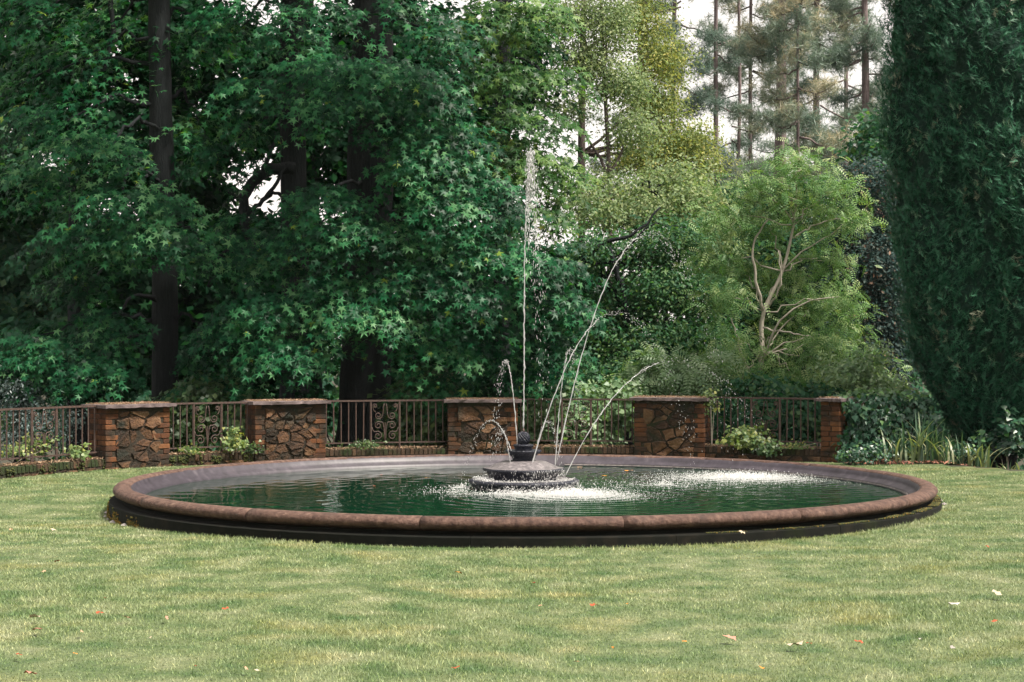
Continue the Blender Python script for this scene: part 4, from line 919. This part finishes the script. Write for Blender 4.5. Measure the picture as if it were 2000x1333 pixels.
pine('pine standing left of the two thin pines', 1330, 60, 12, 408, nl=34, reach=2.4, clear=300)
pine('tan needled pine between the two thin pines and the thickest trunk', 1470, 60, 9, 409, nl=30, tan=0.3, reach=2.2, clear=330)
pine('tan needled pine between the thickest trunk and the slimmer one', 1565, 46, 7, 410, nl=26, tan=0.35, reach=1.6, clear=280, lean=-10)
pine('leafy dark pine just left of the cypress top', 1655, 58, 10, 411, nl=44, reach=2.2, clear=360)
leafy('hazy_tree', 'pale grey green tree low behind the pines', 'tree', 1460, 66, [(1460, 500, 10), (1455, 380, 6)], [(1400, 380, 66, 70, 50, 60), (1480, 370, 66, 70, 40, 60), (1570, 360, 66, 80, 50, 70), (1650, 360, 66, 70, 60, 70), (1340, 360, 66, 70, 60, 60)], DIA, 0.22, 'airy', 'bark_pine', 315, per=16, sigma=0.4, shell=0.2)
leafy('purple_leaved_shrub', 'purplish grey tall shrub between the feathery tree and the cypress', 'shrub', 1700, 36.0, [(1695, 560, 10), (1690, 420, 7)],
      [(1690, 360, 36, 60, 50, 90), (1660, 440, 36.5, 70, 60, 110), (1700, 520, 36, 70, 70, 150), (1650, 560, 36.5, 70, 70, 120), (1700, 640, 36, 80, 70, 160), (1720, 720, 35.5, 80, 60, 130), (1640, 690, 36, 70, 60, 90), (1740, 430, 36.5, 60, 80, 120), (1750, 600, 36, 50, 110, 150)], DIA, 0.095, 'purple', 'bark_pine', 303, per=24, sigma=0.2)
leafy('background_tree', 'grey green tree filling the gap left of the cypress', 'tree', 1735, 42.0, [(1735, 500, 14), (1730, 250, 9)], [(1720, 300, 42, 70, 80, 110), (1740, 450, 42, 90, 100, 200), (1760, 640, 41, 90, 120, 220), (1680, 560, 42, 90, 120, 200), (1750, 380, 41, 70, 120, 200), (1720, 520, 43, 110, 160, 240)], DIAW, 0.17, 'under', 'bark_pine', 314, per=16, sigma=0.22)
leafy('background_tree', 'olive tree behind the feathery pale tree', 'tree', 1500, 40.0, [(1500, 600, 14), (1500, 450, 10)], [(1440, 420, 40, 110, 60, 170), (1560, 420, 40, 120, 70, 170), (1480, 560, 40, 150, 90, 260), (1600, 600, 40, 120, 90, 200), (1420, 700, 39, 160, 70, 200), (1580, 720, 39, 160, 60, 200), (1380, 420, 40, 60, 40, 60), (1500, 500, 38.5, 120, 60, 190), (1600, 520, 38.5, 110, 70, 190), (1420, 560, 38.5, 100, 80, 170), (1540, 620, 38, 130, 70, 200)], DIAW, 0.16, 'gum_back2', 'bark_pine', 304, per=16, sigma=0.2)
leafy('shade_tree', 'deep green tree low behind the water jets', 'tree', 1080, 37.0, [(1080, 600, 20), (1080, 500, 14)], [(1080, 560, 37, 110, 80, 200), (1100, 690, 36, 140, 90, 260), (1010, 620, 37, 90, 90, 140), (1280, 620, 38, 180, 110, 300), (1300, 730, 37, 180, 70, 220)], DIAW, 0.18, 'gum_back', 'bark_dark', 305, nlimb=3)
# feathery pale tree
mt = leafy('feathery_tree', 'pale barked small tree with feathery light green leaves', 'tree', 1478, 30.6, [(1486, 690, 9.5), (1492, 610, 8.5), (1528, 530, 6), (1550, 440, 5), (1556, 370, 3.5)],
      [(1555, 325, 30.6, 70, 36, 26), (1475, 370, 30.6, 75, 38, 28), (1625, 375, 30.6, 55, 42, 24), (1665, 435, 30.6, 45, 34, 18), (1415, 430, 30.6, 50, 45, 24), (1590, 430, 31.0, 75, 40, 26), (1500, 445, 31.0, 75, 40, 24), (1640, 590, 30.5, 60, 40, 26), (1580, 605, 31.1, 70, 45, 24), (1415, 580, 30.5, 50, 50, 26), (1605, 685, 30.4, 85, 42, 34), (1430, 685, 30.4, 55, 45, 26), (1675, 735, 30.3, 65, 32, 28), (1560, 740, 30.3, 85, 32, 30), (1395, 510, 30.8, 40, 45, 20), (1450, 530, 31.3, 65, 45, 24), (1610, 510, 31.3, 70, 45, 26), (1645, 655, 30.6, 50, 36, 18), (1450, 750, 30.3, 75, 32, 28), (1530, 545, 31.5, 60, 45, 20), (1510, 660, 31.4, 70, 50, 22), (1540, 385, 30.4, 45, 28, 12)],
      FROND, 0.21, 'mimosa', 'bark_pale', 306, per=9, sigma=0.24, up=0.7, droop=0.3, flat=0.6, nlimb=22, shell=0.15, camb=0.5, limb_w=0.016)
bm_ = np.array(mt.location)
for pts, r0, r1 in (([P(1492, 610, 30.6), P(1476, 545, 30.5), P(1470, 480, 30.5), P(1500, 430, 30.5)], 0.034, 0.014), ([P(1484, 770, 30.6), P(1450, 690, 30.4), P(1428, 620, 30.3)], 0.028, 0.012), ([P(1478, 750, 30.6), P(1510, 655, 30.3), P(1560, 595, 30.2), P(1640, 580, 30.2)], 0.026, 0.010), ([P(1500, 600, 30.6), P(1525, 560, 30.4), P(1520, 490, 30.4)], 0.022, 0.009),
                    ([P(1550, 465, 30.6), P(1590, 440, 30.5), P(1650, 425, 30.5)], 0.02, 0.008), ([P(1490, 640, 30.5), P(1540, 650, 30.2), P(1590, 660, 30.2)], 0.018, 0.008)):
    limb(mt, bm_, pts, r0, r1, M['bark_pale'], seed=int(abs(pts[1][2])*100) % 91, wig=0.015, n=14)
# shrubs right behind the railing
GS = 'shrubs crowding behind the railing'
leafy('wild_shrub', 'glossy green shrub behind the second railing', 'shrub', 400, 28.4, None, [(400, 800, 28.6, 90, 60, 110), (470, 830, 28.4, 60, 50, 60), (360, 850, 28.3, 50, 40, 40)], DIAW, 0.12, 'maple_light', 'bark_dark', 307, group=GS, sigma=0.14)
leafy('wild_shrub', 'sunlit yellow green shrub behind the railing left of the middle pillar', 'shrub', 845, 28.9, None, [(840, 770, 28.9, 50, 50, 60), (850, 840, 28.8, 45, 50, 80), (800, 800, 29, 60, 50, 60), (820, 860, 28.7, 70, 25, 60)], DIAW, 0.13, 'maple_light', 'bark_dark', 308, group=GS, sigma=0.13)
leafy('wild_shrub', 'pale leaved shrub behind the railing right of the jets', 'shrub', 1150, 28.9, None, [(1130, 830, 28.8, 90, 50, 150), (1200, 800, 28.9, 60, 60, 100), (1100, 780, 29.2, 70, 40, 60), (1060, 850, 28.8, 50, 40, 50)], DIAW, 0.12, 'sumac', 'bark_pale', 309, group=GS, sigma=0.13)
leafy('wild_shrub', 'pale sumac like shrub rising over the railing at centre right', 'shrub', 1300, 29.3, None, [(1280, 720, 29.3, 70, 40, 40), (1330, 750, 29.2, 90, 45, 60), (1240, 750, 29.3, 60, 40, 36), (1380, 720, 29.4, 60, 40, 30)], FROND, 0.30, 'sumac', 'bark_pale', 310, group=GS, per=5, sigma=0.14, up=0.8)
leafy('wild_shrub', 'deep green shrub seen through the rightmost railing', 'shrub', 1500, 28.6, None, [(1450, 830, 28.6, 80, 55, 130), (1540, 830, 28.6, 80, 55, 130), (1500, 770, 29, 110, 30, 80), (1610, 800, 28.8, 60, 50, 60)], DIAW, 0.11, 'under', 'bark_dark', 311, group=GS, sigma=0.13)
leafy('wild_shrub', 'olive shrub with pale tips behind the narrow brick pillar', 'shrub', 1690, 29.0, None, [(1660, 735, 29, 70, 40, 70), (1720, 770, 28.8, 60, 40, 60), (1700, 700, 29.3, 40, 40, 30)], DIA, 0.10, 'sumac', 'bark_pale', 312, group=GS, sigma=0.13)
leafy('wild_shrub', 'dark shrub behind the railing at the foot of the widest trunk', 'shrub', 700, 29.2, None, [(610, 800, 29.4, 40, 30, 24), (800, 860, 29.0, 60, 25, 40), (940, 800, 29.4, 90, 60, 90)], DIAW, 0.13, 'gum_back', 'bark_dark', 313, group=GS, sigma=0.14)
# far wood that reads as one mass
g = np.random.default_rng(500); Ls = []
for k in range(46):
    X = g.uniform(-36, 40); Y = g.uniform(62, 90); hgt = g.uniform(3.5, 6.5) if -4 < X < 18 else g.uniform(6, 11)
    Ls.append(clump_leaves(g, (X, Y, hgt*0.5-3.5), (3.2, 3.0, hgt*0.62), 70, 12, 0.5, 0.45))
for k in range(9): Ls.append(clump_leaves(g, (-15.5-1.1*k+g.normal(), 44+g.uniform(-3, 5), 3.5+g.uniform(-1, 2)), (2.6, 2.4, 6.0), 90, 12, 0.45, 0.45))
o = build_leaves('far_wood', DIAW, cat(Ls), M['under']); tag(o, 'far green wood closing the background below the pines', 'wood')

# ------------------------------------------------------------------ cypress, hedge, bed
def cypress():
    g = np.random.default_rng(600); Yc_ = 26.9; cx_ = P(1962, 690, Yc_)[0]; b = np.array([cx_, Yc_, float(gz(cx_, Yc_))])
    t = thing('cypress_tree', 'huge dark blue green columnar cypress at the right edge', 'tree', b)
    zz = np.array([0.15, 0.5, 0.9, 1.5, 2.2, 3.5, 5.0, 6.5, 8.0, 9.5, 10.8]); rr = np.array([0.65, 0.92, 1.15, 1.50, 1.74, 1.90, 1.99, 2.04, 1.8, 1.2, 0.15])
    def lump(a, z): return 1+0.05*np.sin(a*5+z*0.8)+0.045*np.sin(a*9-z*1.7+1)+0.03*np.sin(a*3+z*3.1)+0.03*np.sin(a*14+z*5.3)
    NP_, per = 12500, 11
    z = g.uniform(0.1, 10.6, NP_); a = g.uniform(0, 2*math.pi, NP_); keep = g.random(NP_) < np.where((np.sin(a) < 0.3) & (np.cos(a) < 0.75), 1.0, 0.3); z, a = z[keep], a[keep]; n_ = len(z)
    r = np.interp(z, zz, rr)*lump(a, z)*(1-np.abs(g.normal(size=n_))*0.06)
    out = np.stack([np.cos(a), np.sin(a), np.zeros(n_)], -1); tang = np.stack([-np.sin(a), np.cos(a), np.zeros(n_)], -1)
    c0 = b+out*(r*0.91)[:, None]; c0[:, 2] = z
    pd = nrm(out*0.62+np.array([0, 0, 0.9])+tang*(0.5*np.sin(a*3+z*0.9)+g.normal(size=n_)*0.4)[:, None]+g.normal(size=(n_, 3))*0.15)
    ln = 0.12+0.3*g.random(n_)**1.6; u = np.linspace(0.1, 1, per); N = n_*per
    c = (c0[:, None, :]+pd[:, None, :]*(ln[:, None]*u)[:, :, None]).reshape(N, 3)+g.normal(size=(N, 3))*0.03
    P_ = np.repeat(pd, per, 0); O_ = np.repeat(out, per, 0); TG = np.repeat(tang, per, 0)
    tip = P_+g.normal(size=(N, 3))*0.22+np.array([0, 0, 0.15])
    nn = O_*0.5+TG*g.normal(size=(N, 1))*0.5+np.array([0, 0, 0.5])+g.normal(size=(N, 3))*0.45
    tt_ = np.clip(np.repeat(g.normal(0.3, 0.18, n_), per)+np.tile(u, n_)*0.35+g.normal(size=N)*0.08, 0, 0.96); tt_[np.repeat(g.random(n_) < 0.02, per)] = 1.0  # paler plume tips and stray sprays are highlights painted into the tint
    build_leaves('crown', CYP, {'c': c, 'R': frames(nn, tip), 's': g.uniform(0.06, 0.115, N), 't': tt_}, M['cypress'], t, b)
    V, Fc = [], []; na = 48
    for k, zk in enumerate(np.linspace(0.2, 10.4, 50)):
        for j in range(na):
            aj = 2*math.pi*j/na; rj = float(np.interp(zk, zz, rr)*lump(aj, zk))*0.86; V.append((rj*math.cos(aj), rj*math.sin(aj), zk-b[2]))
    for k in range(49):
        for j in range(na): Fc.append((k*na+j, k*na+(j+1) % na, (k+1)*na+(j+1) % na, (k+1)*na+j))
    m = noise_mat('cypress_dark_core', [(0.3, (0.003, 0.018, 0.012)), (0.7, (0.008, 0.036, 0.023))], scale=6, bump=1.0, bdist=0.1, rough=1)
    obj('blocking_core', mesh_py('blocking_core', V, Fc, m, True), t)  # opaque core added inside the crown to block light
    V, Fc = tube([(0, 0, -0.2), (0, 0, 0.6), (0, 0, 2.0)], [0.28, 0.22, 0.2], 12, g, 0.08); obj('trunk', mesh_py('trunk', V, Fc, M['bark_dark'], True), t)
cypress()
def hedge():
    g = np.random.default_rng(610); b = np.array([*wall_point(46.5, RW-0.15), 0.0]); b[2] = float(gz(b[0], b[1]))
    c0 = P(1722, 840, 26.35); t = thing('ivy_hedge', 'block of glossy dark ivy beside the narrow brick pillar', 'hedge', (c0[0], 26.35, b[2]))
    hx, hy, hz = 0.66, 0.42, 1.06
    N = 2600; face = g.random(N); u = g.uniform(-1, 1, N); v = g.uniform(-1, 1, N)
    pos = np.zeros((N, 3)); nn = np.zeros((N, 3))
    fr = face < 0.55; tp = (face >= 0.55) & (face < 0.75); lf = face >= 0.75
    pos[fr] = np.stack([u[fr]*hx, np.full(fr.sum(), -hy), (v[fr]+1)/2*hz], -1); nn[fr] = (0, -1, 0.35)
    pos[tp] = np.stack([u[tp]*hx, v[tp]*hy, np.full(tp.sum(), hz)], -1); nn[tp] = (0, -0.3, 1)
    sg = np.where(g.random(lf.sum()) < 0.75, -1, 1); pos[lf] = np.stack([sg*hx, v[lf]*hy, (u[lf]+1)/2*hz], -1); nn[lf] = np.stack([sg*1.0, np.zeros(lf.sum()), np.full(lf.sum(), 0.35)], -1)
    cr = 1-0.10*(np.abs(pos[:, 0])/hx)**3*(pos[:, 2]/hz)-0.08*(np.abs(pos[:, 1])/hy)**3*(pos[:, 2]/hz); pos[:, 2] *= cr+0.05*np.sin(pos[:, 0]*9+2)*np.sin(pos[:, 0]*4+pos[:, 1]*6)
    bul = 1+0.12*np.sin(pos[:, 0]*7+pos[:, 2]*5)+0.08*np.sin(pos[:, 2]*11+pos[:, 0]*4); pos = pos*np.stack([bul*(1+0.16*(1-pos[:, 2]/hz)), bul*(1+0.2*(1-pos[:, 2]/hz)), np.ones(N)], -1)+g.normal(size=(N, 3))*0.04
    nn = nn+g.normal(size=(N, 3))*0.5; tip = np.array([0, -0.3, -1.0])+g.normal(size=(N, 3))*0.4
    s = g.uniform(0.06, 0.125, N); tt_ = np.clip(g.normal(0.45, 0.2, N)+0.35*(pos[:, 2] > hz*0.95), 0, 1)  # leaves along the top tinted paler, light from above painted in
    L = {'c': pos, 'R': frames(nn, tip), 's': s, 't': tt_}
    front = np.where(fr)[0]; front = front[np.argsort(-s[front])][:220]; m = np.ones(N, bool); m[front] = False
    build_leaves('foliage', IVY, sub(L, m), M['ivy'], t)
    lms = []
    for tv in (0.25, 0.5, 0.75):
        me = mesh_py('leaf', IVY[0], IVY[1], M['ivy']); at = me.attributes.new('tint', 'FLOAT', 'FACE'); at.data.foreach_set('value', [tv]*len(me.polygons)); lms.append(me)
    for j in front:
        o = bpy.data.objects.new('leaf', lms[int(min(2, tt_[j]*3))]); link(o, t); mx = Matrix((L['R'][j]*s[j]).tolist()).to_4x4(); mx.translation = Vector(pos[j].tolist()); o.matrix_local = mx
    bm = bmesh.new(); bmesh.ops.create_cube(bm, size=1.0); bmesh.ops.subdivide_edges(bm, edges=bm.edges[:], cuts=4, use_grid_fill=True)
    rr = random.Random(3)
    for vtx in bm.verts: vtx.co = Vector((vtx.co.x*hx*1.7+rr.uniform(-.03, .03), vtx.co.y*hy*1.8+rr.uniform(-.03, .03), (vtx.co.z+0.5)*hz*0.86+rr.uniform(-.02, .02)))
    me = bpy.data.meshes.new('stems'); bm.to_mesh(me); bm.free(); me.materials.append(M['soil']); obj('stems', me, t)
hedge()
# strap leaved clumps
BL = []
for k in range(6):
    g = np.random.default_rng(620+k); n = 9; V, Fc = [], []
    bend = [0.15, 0.35, 0.6, 0.9, 0.25, 1.2][k]
    for i in range(n):
        f = i/(n-1); y = bend*0.45*f**2; z = f*(1-0.30*bend*f**2); w = 0.021*(1-f**2.5)+0.001
        V += [(-w, y, z), (w, y, z)]
    for i in range(n-1): Fc.append((2*i, 2*i+1, 2*i+3, 2*i+2))
    me = mesh_py('blade', V, Fc, M['blade'], True); at = me.attributes.new('tint', 'FLOAT', 'FACE'); at.data.foreach_set('value', [[0.3, 0.5, 0.75, 0.95, 0.15, 0.9][k]]*len(me.polygons)); BL.append(me)
for k, (px, py, hh_, nb, lab) in enumerate([(1765, 908, 0.55, 16, 'arching strap leaved clump in front of the ivy hedge'), (1805, 912, 0.74, 22, 'tallest strap leaved clump under the cypress edge'), (1850, 908, 0.50, 14, 'strap leaved clump below the cypress trunk'),
                                           (1908, 912, 0.58, 16, 'upright strap leaved clump right of the cypress foot'), (1965, 910, 0.42, 12, 'small strap leaved clump nearest the right edge')]):
    g = np.random.default_rng(630+k); Y = 25.35-0.03*k; b = P(px, py, Y); b[2] = float(gz(b[0], Y))
    t = thing('strap_leaved_plant', lab, 'plant', b, group='strap leaved plants in the bed')
    for j in range(int(nb*1.7)):
        o = bpy.data.objects.new('blade', BL[g.integers(6)]); link(o, t); s = hh_*g.uniform(0.6, 1.1)
        o.location = (g.normal()*0.11, g.normal()*0.06, 0); o.scale = (0.85, s*1.9, s*1.1); o.rotation_euler = (g.uniform(-0.15, 0.25), 0, g.uniform(0, 6.28))
GC = 'low leafy plants in the right bed'
def low_plant(px, py, Y, rx, rz, ncl, size, mat, label, seed, leaf=IVY, name='leafy_plant', group=None, per=12, sigma=0.07, zoff=0.0):
    g = np.random.default_rng(seed); c = P(px, py, Y); b = np.array([c[0], Y, float(gz(c[0], Y))+zoff])
    t = thing(name, label, 'plant', b, group=group)
    L = clump_leaves(g, c, (rx/F*Y, 0.5*rx/F*Y, rz/F*Y), ncl, per, size, sigma, 0.8, 0.5, 0.3, 0.2)
    L['c'][:, 2] = np.maximum(L['c'][:, 2], b[2]+0.01)
    build_leaves('leaves', leaf, L, M[mat], t, b)
    for k in range(3):
        e = c-b+g.normal(size=3)*np.array([rx/F*Y*0.5, 0.03, rz/F*Y*0.5]); V, Fc = tube([(0, 0, -0.02), e*0.5+[0, 0, 0.02], e], [0.008, 0.006, 0.003], 5); obj('stem', mesh_py('stem', V, Fc, M['bark_pale']), t)
low_plant(1690, 890, 25.35, 60, 24, 60, 0.055, 'ivy', 'low ivy spilling onto the lawn at the hedge foot', 701, group=GC)
low_plant(1975, 850, 25.7, 70, 50, 90, 0.10, 'ivy', 'dark leafy shrub at the right edge beside the cypress', 702, group=GC)
low_plant(1880, 885, 25.6, 70, 22, 60, 0.06, 'ivy', 'low groundcover between the strap leaved clumps', 703, group=GC)
low_plant(1780, 895, 25.5, 40, 15, 26, 0.05, 'weed', 'tan and green weeds at the foot of the arching clump', 704, group=GC)
g = np.random.default_rng(66); n = 1500
x = g.uniform(5.3, 9.5, n)**1.0; x = np.where(g.random(n) < 0.5, g.uniform(7.4, 9.0, n), x); y = 25.12+np.abs(g.normal(size=n))*0.4
o = build_leaves('bark_litter', t_diamond(0.3), {'c': np.stack([x, y, gz(x, y)+0.02+g.uniform(0, 0.03, n)], -1), 'R': frames(np.tile([0, -0.3, 1.0], (n, 1))+g.normal(size=(n, 3))*0.5, g.normal(size=(n, 3))), 's': g.uniform(0.03, 0.12, n), 't': g.uniform(0, 1, n)}, M['mulch']); tag(o, 'reddish brown dead leaves along the bed edge at right', 'leaf litter')
# weeds on the low walls
GW = 'weeds rooted on the low walls'
low_plant(25, 882, 23.5, 50, 9, 24, 0.04, 'weed', 'pale creeping weeds on the low wall at the left edge', 711, group=GW, zoff=0.17)
low_plant(72, 872, 23.85, 36, 26, 26, 0.06, 'weed', 'yellow green bushy weed under the scroll panel at far left', 712, group=GW, zoff=0.17)
low_plant(152, 884, 24.3, 18, 14, 9, 0.07, 'weed', 'weed with a big yellow leaf left of the sunlit pillar', 713, group=GW, zoff=0.17)
low_plant(372, 880, 25.75, 26, 6, 10, 0.05, 'weed', 'small pale weeds at the right foot of the sunlit pillar', 714, group=GW, zoff=0.17)
low_plant(455, 860, 26.2, 20, 30, 20, 0.065, 'weed', 'tall pale leaved weed climbing the second railing', 715, group=GW, zoff=0.17)
low_plant(495, 878, 26.4, 18, 10, 10, 0.05, 'maple_light', 'tiny green tuft left of the broad dark pillar', 716, group=GW, zoff=0.17)
low_plant(705, 870, 27.35, 50, 7, 24, 0.04, 'maple_light', 'low green tufts on the wall right of the broad dark pillar', 717, group=GW, zoff=0.17)
low_plant(1460, 858, 26.75, 50, 30, 60, 0.075, 'weed', 'bushy light green weed in the rightmost railing', 718, group=GW, zoff=0.2)
low_plant(1500, 880, 26.45, 22, 22, 24, 0.06, 'maple_light', 'green weed trailing down the low wall at right', 719, group=GW, zoff=0.1)
low_plant(1390, 790, 27.2, 16, 26, 16, 0.05, 'weed', 'yellowish vine on the right edge of the darkest pillar', 720, group=GW, zoff=0.2)
low_plant(1560, 874, 26.4, 40, 7, 18, 0.04, 'weed', 'straw coloured tufts left of the narrow brick pillar', 721, group=GW, zoff=0.2)

# ------------------------------------------------------------------ fallen leaves
def leaf_mesh(k, mat):
    g = np.random.default_rng(800+k); n = 10; V = [(0, 0, 0.12)]; Fc = []
    for i in range(n):
        a = 2*math.pi*i/n; r = 0.5*(0.75+0.3*math.cos(2*a)+g.uniform(-0.13, 0.13)); V.append((r*math.cos(a), 0.8*r*math.sin(a), g.uniform(-0.05, 0.22)))
    for i in range(n): Fc.append((0, 1+i, 1+(i+1) % n))
    return mesh_py('fallen_leaf', V, Fc, mat, True)
FLM = {k: noise_mat('fallen_'+k, [(0.3, tuple(0.6*v for v in c)), (0.7, c)], scale=3, bump=0.3, rough=0.7) for k, c in
       {'rust': (0.32, 0.07, 0.025), 'tan': (0.45, 0.27, 0.17), 'cream': (0.48, 0.40, 0.29), 'pink': (0.48, 0.22, 0.16), 'orange': (0.55, 0.22, 0.03), 'yellow': (0.6, 0.5, 0.12), 'white': (0.42, 0.39, 0.35)}.items()}
FL = [(68, 1219, 'cream', 22, 'cream and yellow fallen leaf near the left edge of the lawn'), (72, 1243, 'pink', 26, 'pinkish tan leaf lying just below the cream leaf at left'), (325, 1219, 'pink', 13, 'small pinkish red leaf on the left lawn'),
      (440, 1201, 'rust', 11, 'dark rust leaf right of the pinkish red leaf'), (195, 1209, 'rust', 11, 'dark red leaf at left, nearest the pair of small rust flecks'), (205, 1180, 'rust', 9, 'tiny rust leaf above the dark red leaf at left'),
      (895, 1129, 'orange', 12, 'bright orange leaf on the lawn in front of the basin'), (246, 1219, 'tan', 14, 'tan curled leaf between the dark red and pinkish leaves'), (37, 1293, 'rust', 13, 'rust leaf at the lower left corner of the lawn'), (147, 1291, 'orange', 9, 'small orange leaf right of the lower left corner'),
      (60, 1330, 'pink', 20, 'pinkish leaf cut by the bottom edge at left'), (104, 1044, 'cream', 10, 'pale leaf on the lawn left of the basin'), (84, 1127, 'tan', 10, 'small tan leaf above the cream leaf at left'), (112, 1106, 'rust', 9, 'tiny brown leaf on the lawn, left, under the basin end'),
      (480, 1320, 'tan', 14, 'tan leaf near the bottom edge left of centre'), (500, 1325, 'cream', 12, 'pale upright leaf at the bottom edge left of centre'), (160, 1247, 'tan', 13, 'faded tan leaf right of the pinkish tan leaf'), (294, 1259, 'cream', 10, 'pale small leaf below the pinkish red leaf'),
      (382, 1316, 'rust', 9, 'tiny rust leaf near the bottom edge at left'), (890, 1320, 'rust', 14, 'reddish brown leaf at the bottom edge near the middle'), (1161, 1194, 'rust', 14, 'dark rust leaf in the middle of the right half of the lawn'), (1226, 1191, 'orange', 8, 'small orange leaf right of the dark rust leaf'),
      (1424, 1259, 'pink', 21, 'pinkish tan leaf on the right lawn, left of the cream one'), (1555, 1274, 'cream', 26, 'large cream leaf on the right lawn'), (1580, 1270, 'rust', 9, 'tiny rust leaf touching the right of the large cream leaf'), (1677, 1268, 'rust', 15, 'brown leaf right of the large cream leaf'),
      (1865, 1192, 'white', 20, 'white crumpled leaf on the right lawn'), (1948, 1172, 'cream', 22, 'pale curled leaf near the right edge'), (1942, 1227, 'rust', 17, 'vivid rust leaf near the right edge'), (1928, 1077, 'rust', 10, 'tiny rust leaf high on the right lawn'),
      (1043, 1149, 'rust', 9, 'small rust leaf just right of the middle of the lawn'), (1058, 1196, 'tan', 11, 'faded leaf left of the dark rust leaf'), (1126, 1307, 'rust', 8, 'tiny red leaf near the bottom edge right of centre'), (1197, 1278, 'orange', 8, 'small orange leaf below the dark rust leaf'),
      (1487, 1319, 'orange', 11, 'orange leaf at the bottom edge in the right half'), (1861, 1280, 'white', 14, 'small whitish leaf low on the right lawn'), (1795, 1262, 'white', 12, 'whitish leaf left of the small whitish one'), (22, 1043, 'tan', 10, 'tan leaf at the left edge of the lawn'),
      (1336, 1266, 'orange', 9, 'small orange leaf left of the pinkish tan leaf on the right'), (1416, 1043, 'cream', 12, 'pale leaf stuck to the basin plinth right of centre')]
for k, (px, py, colr, sz, lab) in enumerate(FL):
    g = np.random.default_rng(900+k); Y = H*F/(py-HY); X = (px-CX)/F*Y; z = float(gz(X, Y)); Y = (H-z)*F/(py-HY); X = (px-CX)/F*Y
    if py == 1043 and px > 1000: z = 0.10; Y = (H-z)*F/(py-HY); Y = min(Y, BC[1]-4.83)
    o = obj('fallen_leaf', leaf_mesh(k, FLM[colr]), None, (X, Y, z+0.040)); s = sz/F*Y*1.3
    o.scale = (s, s, s); o.rotation_euler = (g.uniform(-0.5, 0.25), g.uniform(-0.3, 0.3), g.uniform(0, 6.28)); tag(o, lab, 'leaf', 'fallen leaves on the lawn')
for k, (px, py, colr, sz, lab) in enumerate([(835, 935, 'orange', 14, 'orange leaf floating left of the fountain'), (731, 951, 'rust', 10, 'rust leaf floating further left on the pool'), (745, 929, 'rust', 7, 'tiny rust leaf floating near the far left rim'), (1228, 921, 'orange', 22, 'long orange leaf floating right of the fountain near the far rim'), (1180, 931, 'orange', 16, 'orange leaf floating close to the fountain right'), (1133, 914, 'tan', 14, 'tan leaf floating right behind the fountain')]):
    Y = (H-WZ)*F/(py-HY); o = obj('floating_leaf', leaf_mesh(60+k, FLM[colr]), None, ((px-CX)/F*Y, Y, WZ+0.008)); s = sz/F*Y
    o.scale = (s, s, s*0.3); o.rotation_euler = (0, 0, k*1.3); tag(o, lab, 'leaf', 'leaves floating on the pool')

# ------------------------------------------------------------------ thin summer haze
hv = [(x, y, z) for z in (-8.0, 24.0) for y in (-25.0, 130.0) for x in (-70.0, 70.0)]
mh, N_, L_ = mat_new('haze_air'); pv = N_.new('ShaderNodeVolumePrincipled'); pv.inputs['Color'].default_value = (0.90, 0.96, 0.95, 1); pv.inputs['Density'].default_value = HAZE
oo = N_.new('ShaderNodeOutputMaterial'); L_.new(pv.outputs[0], oo.inputs['Volume'])
if HAZE > 0:
    obj('haze', mesh_py('haze', hv, [(0, 2, 3, 1), (4, 5, 7, 6), (0, 1, 5, 4), (1, 3, 7, 5), (3, 2, 6, 7), (2, 0, 4, 6)], mh), kind='stuff')
